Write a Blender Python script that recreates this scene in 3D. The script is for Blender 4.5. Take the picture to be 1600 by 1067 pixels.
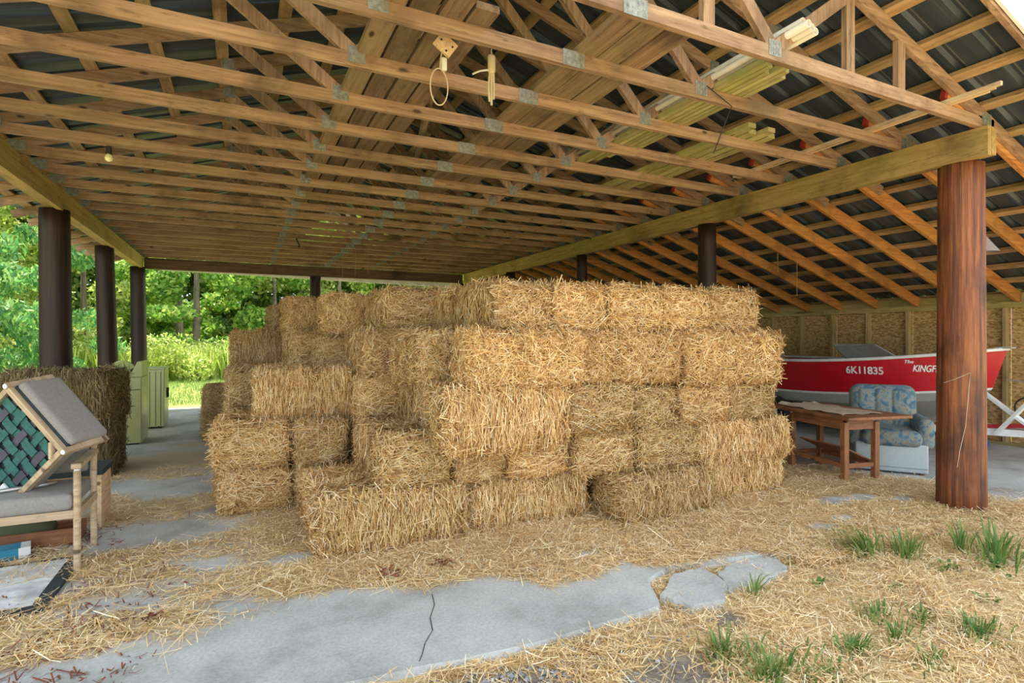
import bpy, bmesh, math, random
import numpy as np
from mathutils import Vector, Matrix, Euler
for o in list(bpy.data.objects): bpy.data.objects.remove(o)
S = bpy.context.scene
C = S.collection
R = math.radians
random.seed(7)

# ------------------------------------------------------------------ camera, sky, sun, exposure
TH = R(26.18); EYE = 1.45; FPX = 863.0
cam = bpy.data.objects.new('camera', bpy.data.cameras.new('camera')); C.objects.link(cam)
cam.location = (0, 0, EYE); cam.rotation_euler = (R(90), 0, -TH)
cam.data.sensor_width = 36; cam.data.lens = FPX/1600*36; cam.data.shift_y = -5.2/1600
cam.data.clip_start = .05; cam.data.clip_end = 500
S.camera = cam
w = bpy.data.worlds.new('sky'); S.world = w; w.use_nodes = True
bg = w.node_tree.nodes['Background']; bg.inputs[0].default_value = (.84, .93, 1.0, 1); bg.inputs[1].default_value = 1.25
sun = bpy.data.objects.new('sun', bpy.data.lights.new('sun', 'SUN')); C.objects.link(sun)
sun.data.energy = 6.5; sun.data.angle = R(1.5); sun.data.color = (1, .93, .78)
sun_dir = Vector((-.30, .95, 0)).normalized()*math.cos(R(67)) + Vector((0, 0, math.sin(R(67))))
sun.rotation_euler = sun_dir.to_track_quat('Z', 'Y').to_euler()
S.view_settings.view_transform = 'Standard'; S.view_settings.look = 'None'
S.view_settings.gamma = 1; S.view_settings.use_curve_mapping = False
S.view_settings.exposure = .95

# ------------------------------------------------------------------ helpers
def pix(px, py, X=None, Y=None, Z=None):
    x = (px-800)/FPX; u = (528.3-py)/FPX; c, s = math.cos(TH), math.sin(TH)
    d = Vector((x*c+s, -x*s+c, u))
    t = X/d.x if X is not None else Y/d.y if Y is not None else (Z-EYE)/d.z
    return Vector((d.x*t, d.y*t, EYE+d.z*t))

class MB:
    def __init__(s): s.v = []; s.f = []
    def add(s, v, f):
        n = len(s.v); s.v += [tuple(p) for p in v]; s.f += [tuple(i+n for i in q) for q in f]; return s
    def box(s, c, d, M=None):
        v = [Vector((sx*d[0]/2, sy*d[1]/2, sz*d[2]/2)) for sx in (-1, 1) for sy in (-1, 1) for sz in (-1, 1)]
        if M is not None: v = [M @ p for p in v]
        v = [p+Vector(c) for p in v]
        return s.add(v, [(0,1,3,2),(4,6,7,5),(0,4,5,1),(2,3,7,6),(0,2,6,4),(1,5,7,3)])
    def span(s, a, b):
        return s.box([(a[i]+b[i])/2 for i in range(3)], [b[i]-a[i] for i in range(3)])
    def bar(s, p0, p1, w, h, up=(0,0,1)):
        p0 = Vector(p0); p1 = Vector(p1); d = (p1-p0); L = d.length; d.normalize()
        a = d.cross(Vector(up)).normalized(); b = a.cross(d)
        M = Matrix((d, a, b)).transposed()
        return s.box((p0+p1)/2, (L, w, h), M)
    def tube(s, pts, r, n=8, caps=True):
        pts = [Vector(p) for p in pts]; k = len(pts)
        rs = r if isinstance(r, (list, tuple)) else [r]*k
        v = []; prev = None
        for i, p in enumerate(pts):
            d = (pts[min(i+1, k-1)]-pts[max(i-1, 0)]).normalized()
            if prev is None: a = d.cross(Vector((0,0,1)) if abs(d.z) < .9 else Vector((1,0,0))).normalized()
            else: a = (prev-d*prev.dot(d)).normalized()
            prev = a; b = d.cross(a)
            v += [p+(a*math.cos(t)+b*math.sin(t))*rs[i] for t in [2*math.pi*j/n for j in range(n)]]
        f = [(i*n+j, i*n+(j+1)%n, (i+1)*n+(j+1)%n, (i+1)*n+j) for i in range(k-1) for j in range(n)]
        if caps: f += [tuple(range(n))[::-1], tuple((k-1)*n+j for j in range(n))]
        return s.add(v, f)
    def prism(s, poly, z0, z1):
        n = len(poly)
        v = [(x, y, z0) for x, y in poly]+[(x, y, z1) for x, y in poly]
        return s.add(v, [tuple(range(n))[::-1], tuple(range(n, 2*n))]+[(i, (i+1)%n, n+(i+1)%n, n+i) for i in range(n)])
    def rbox(s, c, d, r, M=None, n=3, bulge=0, k=1):
        # rounded box, subdivided
        g = []
        N = 2*n+2*k
        def ax(i, L):
            if i <= n: return -L/2+r*(1-math.cos(i/n*math.pi/2)) if False else -L/2+r*i/n
            if i >= n+2*k: return L/2-r*(N-i)/n
            return -L/2+r+(L-2*r)*(i-n)/(2*k)
        verts = {}; V = []; F = []
        def vid(i, j, l):
            key = (i, j, l)
            if key in verts: return verts[key]
            p = Vector((ax(i, d[0]), ax(j, d[1]), ax(l, d[2])))
            q = Vector([max(-d[m]/2+r, min(d[m]/2-r, p[m])) for m in range(3)])
            e = p-q
            if e.length > 1e-9: p = q+e.normalized()*r
            if bulge:
                p.z += bulge*(1 if l == N else -1 if l == 0 else 0)*max(0, (1-(2*p.x/d[0])**2))*max(0, (1-(2*p.y/d[1])**2))
            if M is not None: p = M @ p
            verts[key] = len(V); V.append(p+Vector(c)); return verts[key]
        for i in range(N):
            for j in range(N):
                F.append((vid(i,j,0), vid(i,j+1,0), vid(i+1,j+1,0), vid(i+1,j,0)))
                F.append((vid(i,j,N), vid(i+1,j,N), vid(i+1,j+1,N), vid(i,j+1,N)))
                F.append((vid(i,0,j), vid(i+1,0,j), vid(i+1,0,j+1), vid(i,0,j+1)))
                F.append((vid(i,N,j), vid(i,N,j+1), vid(i+1,N,j+1), vid(i+1,N,j)))
                F.append((vid(0,i,j), vid(0,i,j+1), vid(0,i+1,j+1), vid(0,i+1,j)))
                F.append((vid(N,i,j), vid(N,i+1,j), vid(N,i+1,j+1), vid(N,i,j+1)))
        return s.add(V, F)
    def mesh(s, name, m, smooth=False):
        me = bpy.data.meshes.new(name); me.from_pydata(s.v, [], s.f); me.update()
        if m: me.materials.append(m)
        if smooth: me.shade_smooth()
        return me
    def build(s, name, m, parent=None, smooth=False):
        return obj(name, s.mesh(name, m, smooth), parent)

def obj(name, me, parent=None):
    o = bpy.data.objects.new(name, me); C.objects.link(o)
    if parent is not None: o.parent = parent
    return o
def tag(o, label=None, cat=None, group=None, kind=None):
    if label: o['label'] = label
    if cat: o['category'] = cat
    if group: o['group'] = group
    if kind: o['kind'] = kind
    return o
def thing(name, label, cat, loc=(0,0,0), rz=0, group=None):
    o = bpy.data.objects.new(name, None); C.objects.link(o)
    o.location = loc; o.rotation_euler = (0, 0, rz); o.empty_display_size = .1
    return tag(o, label, cat, group)
def npmesh(name, V, F, m, smooth=False):
    # V (n,3), F (k,4) or (k,3)
    me = bpy.data.meshes.new(name); V = np.asarray(V, np.float32); F = np.asarray(F, np.int32)
    me.vertices.add(len(V)); me.vertices.foreach_set('co', V.ravel())
    k, q = F.shape
    me.loops.add(k*q); me.loops.foreach_set('vertex_index', F.ravel())
    me.polygons.add(k); me.polygons.foreach_set('loop_start', np.arange(0, k*q, q, dtype=np.int32))
    me.polygons.foreach_set('use_smooth', np.full(k, smooth))
    me.update(calc_edges=True); me.validate()
    me.materials.append(m); return me
ORD = ['first','second','third','fourth','fifth','sixth','seventh','eighth','ninth','tenth','eleventh','twelfth','thirteenth','fourteenth','fifteenth','sixteenth','seventeenth','eighteenth','nineteenth','twentieth']

def lattice(seed):
    rg = np.random.default_rng(seed); T = rg.random((64, 64))
    def f(x, y):
        x = np.asarray(x, float); y = np.asarray(y, float)
        xi = np.floor(x).astype(int); yi = np.floor(y).astype(int); a = x-xi; b = y-yi
        a = a*a*(3-2*a); b = b*b*(3-2*b)
        g = lambda i, j: T[i % 64, j % 64]
        return (g(xi,yi)*(1-a)+g(xi+1,yi)*a)*(1-b)+(g(xi,yi+1)*(1-a)+g(xi+1,yi+1)*a)*b
    return f
N1, N2 = lattice(1), lattice(2)
def fbm(x, y, f=N1): return (f(x, y)+.5*f(2.1*x+7, 2.1*y+3)+.25*f(4.3*x+1, 4.3*y+9))/1.75

# ------------------------------------------------------------------ materials
def newmat(name):
    m = bpy.data.materials.new(name); m.use_nodes = True
    nt = m.node_tree; return m, nt, nt.nodes['Principled BSDF']
def nd(nt, t, **k):
    n = nt.nodes.new(t)
    for a, b in k.items():
        if a.startswith('i_'): n.inputs[int(a[2:])].default_value = b
        else: setattr(n, a, b)
    return n
def ramp(nt, stops, fac=None):
    n = nt.nodes.new('ShaderNodeValToRGB'); e = n.color_ramp.elements
    while len(e) < len(stops): e.new(.5)
    for q, (p, c) in zip(e, stops): q.position = p; q.color = tuple(c)+(1,) if len(c) == 3 else c
    if fac is not None: nt.links.new(fac, n.inputs[0])
    return n
def mixc(nt, fac, a, b, mode='MIX'):
    n = nt.nodes.new('ShaderNodeMix'); n.data_type = 'RGBA'; n.blend_type = mode
    for s, v in ((n.inputs[0], fac), (n.inputs[6], a), (n.inputs[7], b)):
        if hasattr(v, 'links') or isinstance(v, bpy.types.NodeSocket): nt.links.new(v, s)
        elif isinstance(v, (int, float)): s.default_value = v
        else: s.default_value = tuple(v)+(1,) if len(v) == 3 else v
    return n.outputs[2]
def bump(nt, b, h, strength=.3, dist=.01):
    n = nd(nt, 'ShaderNodeBump'); n.inputs['Strength'].default_value = strength; n.inputs['Distance'].default_value = dist
    nt.links.new(h, n.inputs['Height']); nt.links.new(n.outputs[0], b.inputs['Normal'])
def coords(nt, scale, rnd=True):
    tc = nd(nt, 'ShaderNodeTexCoord'); mp = nd(nt, 'ShaderNodeMapping'); mp.inputs['Scale'].default_value = scale
    if rnd:
        oi = nd(nt, 'ShaderNodeObjectInfo'); ad = nd(nt, 'ShaderNodeVectorMath', operation='SCALE'); ad.inputs[0].default_value = (17, 29, 41)
        nt.links.new(oi.outputs['Random'], ad.inputs['Scale']); a2 = nd(nt, 'ShaderNodeVectorMath', operation='ADD')
        nt.links.new(tc.outputs['Object'], a2.inputs[0]); nt.links.new(ad.outputs[0], a2.inputs[1]); nt.links.new(a2.outputs[0], mp.inputs[0])
    else: nt.links.new(tc.outputs['Object'], mp.inputs[0])
    return mp.outputs[0]
def noise(nt, vec, scale, detail=4, rough=.6):
    n = nd(nt, 'ShaderNodeTexNoise'); n.inputs['Scale'].default_value = scale; n.inputs['Detail'].default_value = detail; n.inputs['Roughness'].default_value = rough
    nt.links.new(vec, n.inputs['Vector']); return n.outputs[0]
def plain(name, c, rough=.7, metal=0, var=.15, sc=6, bmp=.15):
    m, nt, b = newmat(name); v = coords(nt, (1,1,1)); n = noise(nt, v, sc)
    d = [max(0, x*(1-var)) for x in c]; l = [min(1, x*(1+var)) for x in c]
    r = ramp(nt, [(.3, d), (.7, l)], n); nt.links.new(r.outputs[0], b.inputs['Base Color'])
    b.inputs['Roughness'].default_value = rough; b.inputs['Metallic'].default_value = metal
    if bmp: bump(nt, b, noise(nt, v, sc*12, 3), bmp, .003)
    return m
def wood(name, dark, light, axis=0, tint=None, tint_amt=.5, rough=.8, spread=.12):
    m, nt, b = newmat(name)
    sc = [14, 14, 14]; sc[axis] = .7
    v = coords(nt, sc); n = noise(nt, v, 2.2, 6, .65)
    r = ramp(nt, [(.28, dark), (.5, [(a+c)/2 for a, c in zip(dark, light)]), (.72, light)], n); col = r.outputs[0]
    v2 = coords(nt, (1,1,1)); blot = noise(nt, v2, 1.7, 4, .6)
    st = ramp(nt, [(.52, (0,0,0)), (.75, (1,1,1))], blot)
    col = mixc(nt, st.outputs[0], col, [x*.5 for x in dark])
    sp = [30, 30, 30]; sp[axis] = 5; fl = ramp(nt, [(.55, (0,0,0)), (.68, (.6,)*3)], noise(nt, coords(nt, sp), 1.2, 5, .7)); col = mixc(nt, fl.outputs[0], col, [x*.4 for x in dark])
    if tint:
        t = ramp(nt, [(.45, (0,0,0)), (.7, (tint_amt,)*3)], noise(nt, coords(nt, (1.3, 1.3, 1.3)), .9, 3)); col = mixc(nt, t.outputs[0], col, tint)
    kn = nd(nt, 'ShaderNodeTexVoronoi'); kn.inputs['Scale'].default_value = 1; ks = [5, 5, 5]; ks[axis] = 2.2
    nt.links.new(coords(nt, ks), kn.inputs['Vector'])
    kr = ramp(nt, [(.05, (1,1,1)), (.1, (0,0,0))], kn.outputs['Distance']); col = mixc(nt, kr.outputs[0], col, [x*.35 for x in dark])
    oi = nd(nt, 'ShaderNodeObjectInfo'); hs = nd(nt, 'ShaderNodeHueSaturation'); mr = nd(nt, 'ShaderNodeMapRange')
    mr.inputs[3].default_value = 1-spread; mr.inputs[4].default_value = 1+spread
    nt.links.new(oi.outputs['Random'], mr.inputs[0]); nt.links.new(mr.outputs[0], hs.inputs['Value']); nt.links.new(col, hs.inputs['Color'])
    nt.links.new(hs.outputs[0], b.inputs['Base Color']); b.inputs['Roughness'].default_value = rough
    bump(nt, b, n, .35, .004); return m
def straw_mat(name, stops, transl=.25):
    m, nt, b = newmat(name); g = nd(nt, 'ShaderNodeNewGeometry')
    r = ramp(nt, stops, g.outputs['Random Per Island'])
    v = coords(nt, (1,1,1)); h = mixc(nt, .35, r.outputs[0], ramp(nt, [(.3, (.55,.5,.42)), (.7, (1,1,1))], noise(nt, v, 3.5, 3)).outputs[0], 'MULTIPLY')
    oi = nd(nt, 'ShaderNodeObjectInfo'); hs = nd(nt, 'ShaderNodeHueSaturation'); mr = nd(nt, 'ShaderNodeMapRange'); mr.inputs[3].default_value = .8; mr.inputs[4].default_value = 1.15
    nt.links.new(oi.outputs['Random'], mr.inputs[0]); nt.links.new(mr.outputs[0], hs.inputs['Value']); nt.links.new(h, hs.inputs['Color'])
    nt.links.new(hs.outputs[0], b.inputs['Base Color']); b.inputs['Roughness'].default_value = .55
    return m
M = {}
M['truss'] = [wood('truss_wood_%d' % a, (.19,.105,.062), (.48,.315,.20), a, (.22,.2,.07), .25) for a in range(3)]
M['beam'] = [wood('beam_wood_%d' % a, (.23,.135,.045), (.5,.34,.13), a, (.27,.25,.06), .55) for a in range(3)]  # greenish tint paints the light bounced off the greenery
M['rafter'] = wood('rafter_wood', (.34,.12,.025), (.66,.30,.085), 0, (.40,.27,.08), .3)
M['purlin'] = wood('purlin_wood', (.28,.16,.07), (.58,.38,.2), 1, (.25,.24,.08), .4)
M['plank'] = wood('plank_wood', (.12,.065,.038), (.33,.22,.13), 1, (.2,.2,.08), .35, spread=.3)
M['mossy'] = wood('mossy_lumber', (.32,.26,.09), (.62,.54,.26), 1, (.3,.33,.08), .7)
M['newstrip'] = wood('fresh_strip', (.55,.36,.2), (.8,.62,.42), 1)
M['table'] = [wood('table_wood_%d' % a, (.17,.06,.025), (.40,.17,.075), a, rough=.5) for a in range(3)]
M['chairwood'] = wood('chair_wood', (.34,.24,.15), (.62,.48,.33), 0, rough=.6)
M['stud'] = wood('stud_wood', (.30,.20,.09), (.60,.45,.23), 2, (.3,.28,.1), .5)
M['plate'] = wood('plate_wood', (.30,.22,.08), (.58,.45,.2), 1, (.27,.28,.07), .7)
M['galv'] = plain('galvanised', (.27,.28,.26), .5, .4, .35, 40)
M['steel'] = plain('dull_steel', (.5,.5,.5), .4, .7)
M['white'] = plain('white_paint', (.78,.8,.82), .5)
M['pvc'] = plain('white_pipe', (.62,.58,.5), .4)
M['black'] = plain('black_rubber', (.02,.02,.022), .7)
M['dark'] = plain('dark_cloth', (.025,.035,.04), .9)
M['grey'] = plain('grey_upholstery', (.27,.26,.25), .95, 0, .12, 60, .5)
M['twine'] = plain('twine', (.55,.36,.14), .8)
M['rope'] = plain('rope', (.5,.4,.24), .8)
M['red'] = plain('red_paint', (.50,.008,.022), .3, 0, .08)
M['redend'] = plain('red_end_paint', (.33,.025,.02), .7)
M['alu'] = plain('aluminium_hull', (.46,.48,.45), .5, .25, .1, 3)
M['glass'] = plain('tinted_plastic', (.22,.25,.25), .2)
M['blue'] = plain('blue_plastic', (.02,.12,.55), .4)
M['teal'] = plain('teal_webbing', (.03,.115,.105), .9, 0, .3, 25)
M['purple'] = plain('purple_cloth', (.07,.062,.095), .9)
M['avocado'] = plain('avocado_enamel', (.52,.55,.25), .35, 0, .06, 2, 0)
M['cardboard'] = plain('cardboard', (.52,.41,.28), .9)
M['bluebox'] = plain('blue_box', (.03,.25,.4), .6)
M['sack'] = plain('olive_sack', (.07,.08,.04), .9)
M['deadleaf'] = plain('red_brown_leaf', (.2,.06,.03), .9, 0, .4)
M['bulb'] = plain('frosted_bulb', (.8,.75,.45), .3)
M['lampshade'] = plain('lamp_shade_paint', (.42,.36,.36), .35, .3)
# posts
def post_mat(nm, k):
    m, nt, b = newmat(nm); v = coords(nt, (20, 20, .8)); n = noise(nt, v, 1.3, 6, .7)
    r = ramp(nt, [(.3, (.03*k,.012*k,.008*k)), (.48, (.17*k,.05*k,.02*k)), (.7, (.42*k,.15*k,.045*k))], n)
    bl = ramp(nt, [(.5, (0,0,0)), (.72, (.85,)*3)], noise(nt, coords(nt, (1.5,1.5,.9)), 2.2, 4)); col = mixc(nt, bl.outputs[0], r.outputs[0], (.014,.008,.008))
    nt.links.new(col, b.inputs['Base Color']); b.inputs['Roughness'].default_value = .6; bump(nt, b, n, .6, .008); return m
M['post'] = post_mat('creosote_post', 1); M['post_shaded'] = post_mat('shaded_creosote_post', .12)  # second one is a darkened copy, shade put into the post colour
def roof_mat():
    m, nt, b = newmat('ribbed_roof_metal'); v = coords(nt, (.25, 9, 1)); n = noise(nt, v, 1.5, 4)
    r = ramp(nt, [(.3, (.03,.045,.065)), (.6, (.065,.09,.12)), (.8, (.16,.18,.2))], n); nt.links.new(r.outputs[0], b.inputs['Base Color'])  # dark blue base colour stands for sky reflected at a grazing angle
    b.inputs['Roughness'].default_value = .42; b.inputs['Metallic'].default_value = .35; return m
M['roof'] = roof_mat(); M['rib_glint'] = plain('roof_rib_glint', (.42,.45,.46), .35, .4, .2, 8, 0)  # paler rib tone paints light caught on the rib edges
def osb_mat():
    m, nt, b = newmat('osb_board'); vo = nd(nt, 'ShaderNodeTexVoronoi'); vo.inputs['Scale'].default_value = 1
    nt.links.new(coords(nt, (20, 26, 55)), vo.inputs['Vector'])
    hs = nd(nt, 'ShaderNodeSeparateColor'); nt.links.new(vo.outputs['Color'], hs.inputs[0])
    r = ramp(nt, [(0, (.30,.17,.06)), (.5, (.52,.34,.14)), (1, (.66,.47,.22))], hs.outputs[0]); nt.links.new(r.outputs[0], b.inputs['Base Color'])
    b.inputs['Roughness'].default_value = .85; return m
M['osb'] = osb_mat()
def floor_mat():
    m, nt, b = newmat('concrete_with_chaff'); v = coords(nt, (1,1,1), False)
    n = noise(nt, v, 1.6, 8, .65); n2 = noise(nt, v, 60, 3)
    r = ramp(nt, [(.3, (.30,.30,.29)), (.5, (.50,.51,.51)), (.7, (.62,.63,.62))], n)
    col = mixc(nt, .35, r.outputs[0], ramp(nt, [(.35, (.5,.48,.45)), (.6, (1,1,1))], n2).outputs[0], 'MULTIPLY')
    at = nd(nt, 'ShaderNodeAttribute', attribute_name='chaff'); f = nd(nt, 'ShaderNodeMath', operation='MULTIPLY')
    nz = ramp(nt, [(.35, (.55,)*3), (.6, (1,1,1))], noise(nt, v, 22, 4)); nt.links.new(at.outputs['Fac'], f.inputs[0]); nt.links.new(nz.outputs[0], f.inputs[1])
    sr = ramp(nt, [(.3, (.5,.34,.16)), (.7, (.8,.62,.34))], noise(nt, coords(nt, (40, 120, 40), False), 1, 4))
    col = mixc(nt, f.outputs[0], col, sr.outputs[0]); nt.links.new(col, b.inputs['Base Color']); b.inputs['Roughness'].default_value = .85
    bump(nt, b, n2, .3, .003); return m
M['floor'] = floor_mat()
def yard_mat():
    m, nt, b = newmat('dry_yard_soil'); v = coords(nt, (1,1,1), False)
    n = noise(nt, v, 2.2, 6); r = ramp(nt, [(.3, (.42,.32,.2)), (.5, (.62,.47,.26)), (.7, (.76,.6,.34))], n)
    g = ramp(nt, [(.52, (0,0,0)), (.7, (.45,)*3)], noise(nt, v, 3.3, 5)); col = mixc(nt, g.outputs[0], r.outputs[0], (.3,.28,.1))
    da = nd(nt, 'ShaderNodeAttribute', attribute_name='dirt'); dr = ramp(nt, [(.3, (.13,.105,.085)), (.7, (.3,.26,.22))], noise(nt, v, 35, 4)); col = mixc(nt, da.outputs['Fac'], col, dr.outputs[0])
    nt.links.new(col, b.inputs['Base Color']); b.inputs['Roughness'].default_value = .95; bump(nt, b, noise(nt, v, 40, 4), .6, .02); return m
M['yard'] = yard_mat()
def meadow_mat():
    m, nt, b = newmat('meadow_ground'); v = coords(nt, (1,1,1), False)
    r = ramp(nt, [(.3, (.12,.17,.03)), (.5, (.3,.34,.07)), (.7, (.55,.5,.16))], noise(nt, v, .5, 7)); nt.links.new(r.outputs[0], b.inputs['Base Color'])
    b.inputs['Roughness'].default_value = .95; return m
M['meadow'] = meadow_mat()
GOLD = [(0, (.27,.12,.032)), (.22, (.60,.335,.115)), (.55, (.80,.52,.215)), (.82, (.88,.66,.34)), (1, (.93,.79,.54))]
M['straw'] = straw_mat('golden_straw', GOLD)
M['groundstraw'] = straw_mat('floor_straw', [(0, (.47,.27,.105)), (.3, (.75,.51,.23)), (.7, (.9,.70,.39)), (1, (.96,.86,.64))])
M['oldhay'] = straw_mat('old_hay', [(0, (.12,.085,.035)), (.5, (.25,.18,.075)), (1, (.38,.30,.14))])
M['core'] = plain('straw_core', (.26,.14,.035), .95, 0, .35, 30, .6)  # core darkened so the gaps between straw carry painted shade
M['haycore'] = plain('hay_core', (.15,.1,.045), .95, 0, .35, 30, .6)
def leaf_mat(name, stops):
    m, nt, b = newmat(name); g = nd(nt, 'ShaderNodeNewGeometry'); r = ramp(nt, stops, g.outputs['Random Per Island'])
    nt.links.new(r.outputs[0], b.inputs['Base Color']); b.inputs['Roughness'].default_value = .5
    tr = nd(nt, 'ShaderNodeBsdfTranslucent'); nt.links.new(r.outputs[0], tr.inputs[0]); mx = nd(nt, 'ShaderNodeMixShader'); mx.inputs[0].default_value = .45
    nt.links.new(b.outputs[0], mx.inputs[1]); nt.links.new(tr.outputs[0], mx.inputs[2]); nt.links.new(mx.outputs[0], nt.nodes['Material Output'].inputs[0]); return m
M['leaf'] = leaf_mat('maple_leaf', [(0, (.1,.26,.04)), (.5, (.28,.5,.08)), (1, (.62,.72,.18))])
M['leaf2'] = leaf_mat('yellow_green_leaf', [(0, (.14,.26,.03)), (.5, (.42,.56,.1)), (1, (.78,.76,.3))])
M['cedar'] = leaf_mat('cedar_spray', [(0, (.05,.18,.05)), (.5, (.14,.38,.1)), (1, (.4,.6,.18))])
M['grass'] = leaf_mat('green_grass', [(0, (.09,.2,.05)), (.6, (.2,.34,.09)), (1, (.48,.5,.2))])
M['bark'] = wood('bark', (.1,.075,.05), (.3,.24,.17), 2)

# ------------------------------------------------------------------ roof geometry
SL = .325; RX = 1.82
def zc(X): return 4.459-SL*abs(X-RX)
Y0, DY, NT = 2.37, .61, 20
TY = [Y0+DY*k for k in range(NT)]
EAVE_L, EAVE_R = -2.6, 9.5
ceil = tag(thing('ceiling', 'ribbed metal shed roof on wooden purlins seen from below', 'roof'), kind='structure')
# purlins
def purlin(X, x0=1.86, x1=14.5):
    a = math.atan(SL)*(1 if X < RX else -1)
    Mx = Matrix.Rotation(-a, 3, 'Y')
    MB().box((0,0,0), (.09, x1-x0, .038), Mx).build('purlin', M['purlin'], ceil).location = (X, (x0+x1)/2, zc(X)+.072)
for i in range(18): purlin(RX+.12+i*.44)
for i in range(10): purlin(RX-.12-i*.46)
# ribbed sheets, each its own piece
def sheet(y0, y1, xa, xb):
    prof = []; y = y0
    while y < y1-.01:
        for dy, h in ((0, 0), (.16, 0), (.185, .024), (.205, .024), (.23, 0)):
            if y+dy <= y1+.001: prof.append((y+dy, h))
        y += .23
    prof.append((y1+.02, 0))
    n = len(prof); mb = MB(); V = []
    for X in (xa, (xa+xb)/2, xb): V += [(X, p, zc(X)+.1+h) for p, h in prof]
    f = [(r*n+i, r*n+i+1, (r+1)*n+i+1, (r+1)*n+i) for r in range(2) for i in range(n-1)]
    me = mb.add(V, f).mesh('roof_sheet', M['roof']); me.materials.append(M['rib_glint'])
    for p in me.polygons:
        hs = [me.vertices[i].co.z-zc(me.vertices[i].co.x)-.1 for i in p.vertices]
        if max(hs)-min(hs) > .01 and hs[1] > hs[0]: p.material_index = 1  # one slope of each rib gets the painted glint
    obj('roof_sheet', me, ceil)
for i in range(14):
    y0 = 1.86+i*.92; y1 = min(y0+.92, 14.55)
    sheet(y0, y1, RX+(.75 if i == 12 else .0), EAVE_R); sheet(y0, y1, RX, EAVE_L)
MB().bar((EAVE_L, 1.84, zc(EAVE_L)+.03), (RX, 1.84, zc(RX)+.03), .035, .14).build('barge_board', M['truss'][0], ceil)
MB().bar((RX, 1.84, zc(RX)+.03), (EAVE_R, 1.84, zc(EAVE_R)+.03), .035, .14).build('barge_board', M['truss'][0], ceil)
MB().bar((RX, 1.805, zc(RX)+.06), (EAVE_R, 1.805, zc(EAVE_R)+.06), .02, .15).build('metal_trim', M['white'], ceil)
MB().bar((EAVE_L, 1.805, zc(EAVE_L)+.06), (RX, 1.805, zc(RX)+.06), .02, .15).build('metal_trim', M['white'], ceil)
MB().bar((-1.6, 14.56, 3.05), (5.6, 14.56, 2.93), .03, .16).build('white_strip', M['white'], ceil)  # white strip below the far beam, slightly tilted

# trusses
def web(mb, a, b, w=.088, t=.036, dy=0): return mb.bar((a[0], dy, a[1]), (b[0], dy, b[1]), t, w)
BC = 3.215
def make_truss(gable):
    t = thing('roof_truss', 'x', 'truss')
    MB().span((-1.98, -.019, BC-.045), (5.62, .019, BC+.045)).build('bottom_chord', M['truss'][0], t)
    MB().bar((EAVE_L, 0, zc(EAVE_L)), (RX, 0, zc(RX)), .038, .092).build('top_chord', M['truss'][0], t)
    MB().bar((RX, 0, zc(RX)), (6.2, 0, zc(6.2)), .038, .092).build('top_chord', M['truss'][0], t)
    zb = BC+.03
    J = [((.66, zb), (RX-.02, zc(RX)-.04)), ((2.97, zb), (RX+.02, zc(RX)-.04)), ((.66, zb), (-.1, zc(-.1)-.03)), ((2.97, zb), (3.74, zc(3.74)-.03))]
    for a, b in J: web(MB(), a, b, dy=0).build('web', M['truss'][2], t)
    if gable:
        for X in (-.7, .05, 1.25, 2.42, 3.72, 4.31): MB().span((X-.044, -.0185, BC+.04), (X+.044, .0185, zc(X)-.04)).build('gable_stud', M['truss'][2], t)
    for X, z, w_ in ((.66, BC+.03, .11), (2.97, BC+.03, .11), (1.89, BC, .16), (5.5, BC+.03, .14), (-1.86, BC+.03, .14), (RX, zc(RX)-.04, .16), (-.1, zc(-.1), .1), (3.74, zc(3.74), .1)):
        mb = MB().box((X, -.0205, z), (w_, .003, .1))
        for i in range(4):
            for j in range(3): mb.box((X+(i-1.5)*w_/4.6, -.0225, z+(j-1)*.03), (.008, .002, .018))
        mb.build('gusset_plate', M['galv'], t)
    return t
def dup(root, loc, label=None):
    r = root.copy(); C.objects.link(r); r.location = loc
    if label: r['label'] = label
    for ch in list(root.children):
        c = ch.copy(); C.objects.link(c); c.parent = r
    return r
g = make_truss(True); g.location = (0, TY[0], 0); g['label'] = 'weathered wooden gable truss with upright studs at the open front'; g['group'] = 'roof trusses'
t0 = make_truss(False); t0['group'] = 'roof trusses'
for k in range(1, NT):
    lab = 'wooden roof truss with metal plates, %s behind the open front gable' % ORD[k-1] if k < NT-1 else 'last wooden roof truss, right at the far open end'
    if k == 1: t0.location = (0, TY[1], 0); t0['label'] = lab
    else: dup(t0, (0, TY[k], 0), lab)
# lean-to rafters
def make_rafter():
    r = thing('rafter', 'x', 'rafter', group='lean-to rafters')
    MB().bar((5.02, 0, zc(5.02)-.026), (9.42, 0, zc(9.42)-.026), .038, .14).build('board', M['rafter'], r)
    MB().bar((4.985, 0, zc(4.985)-.026), (5.018, 0, zc(5.018)-.026), .037, .138).build('red_end', M['redend'], r)
    return r
r0 = make_rafter()
for k in range(NT):
    lab = 'orange brown lean-to rafter running down to the board wall, %s from the front' % ORD[k]
    if k == 0: r0.location = (0, TY[0]+.042, 0); r0['label'] = lab
    else: dup(r0, (0, TY[k]+.042, 0), lab)
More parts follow.
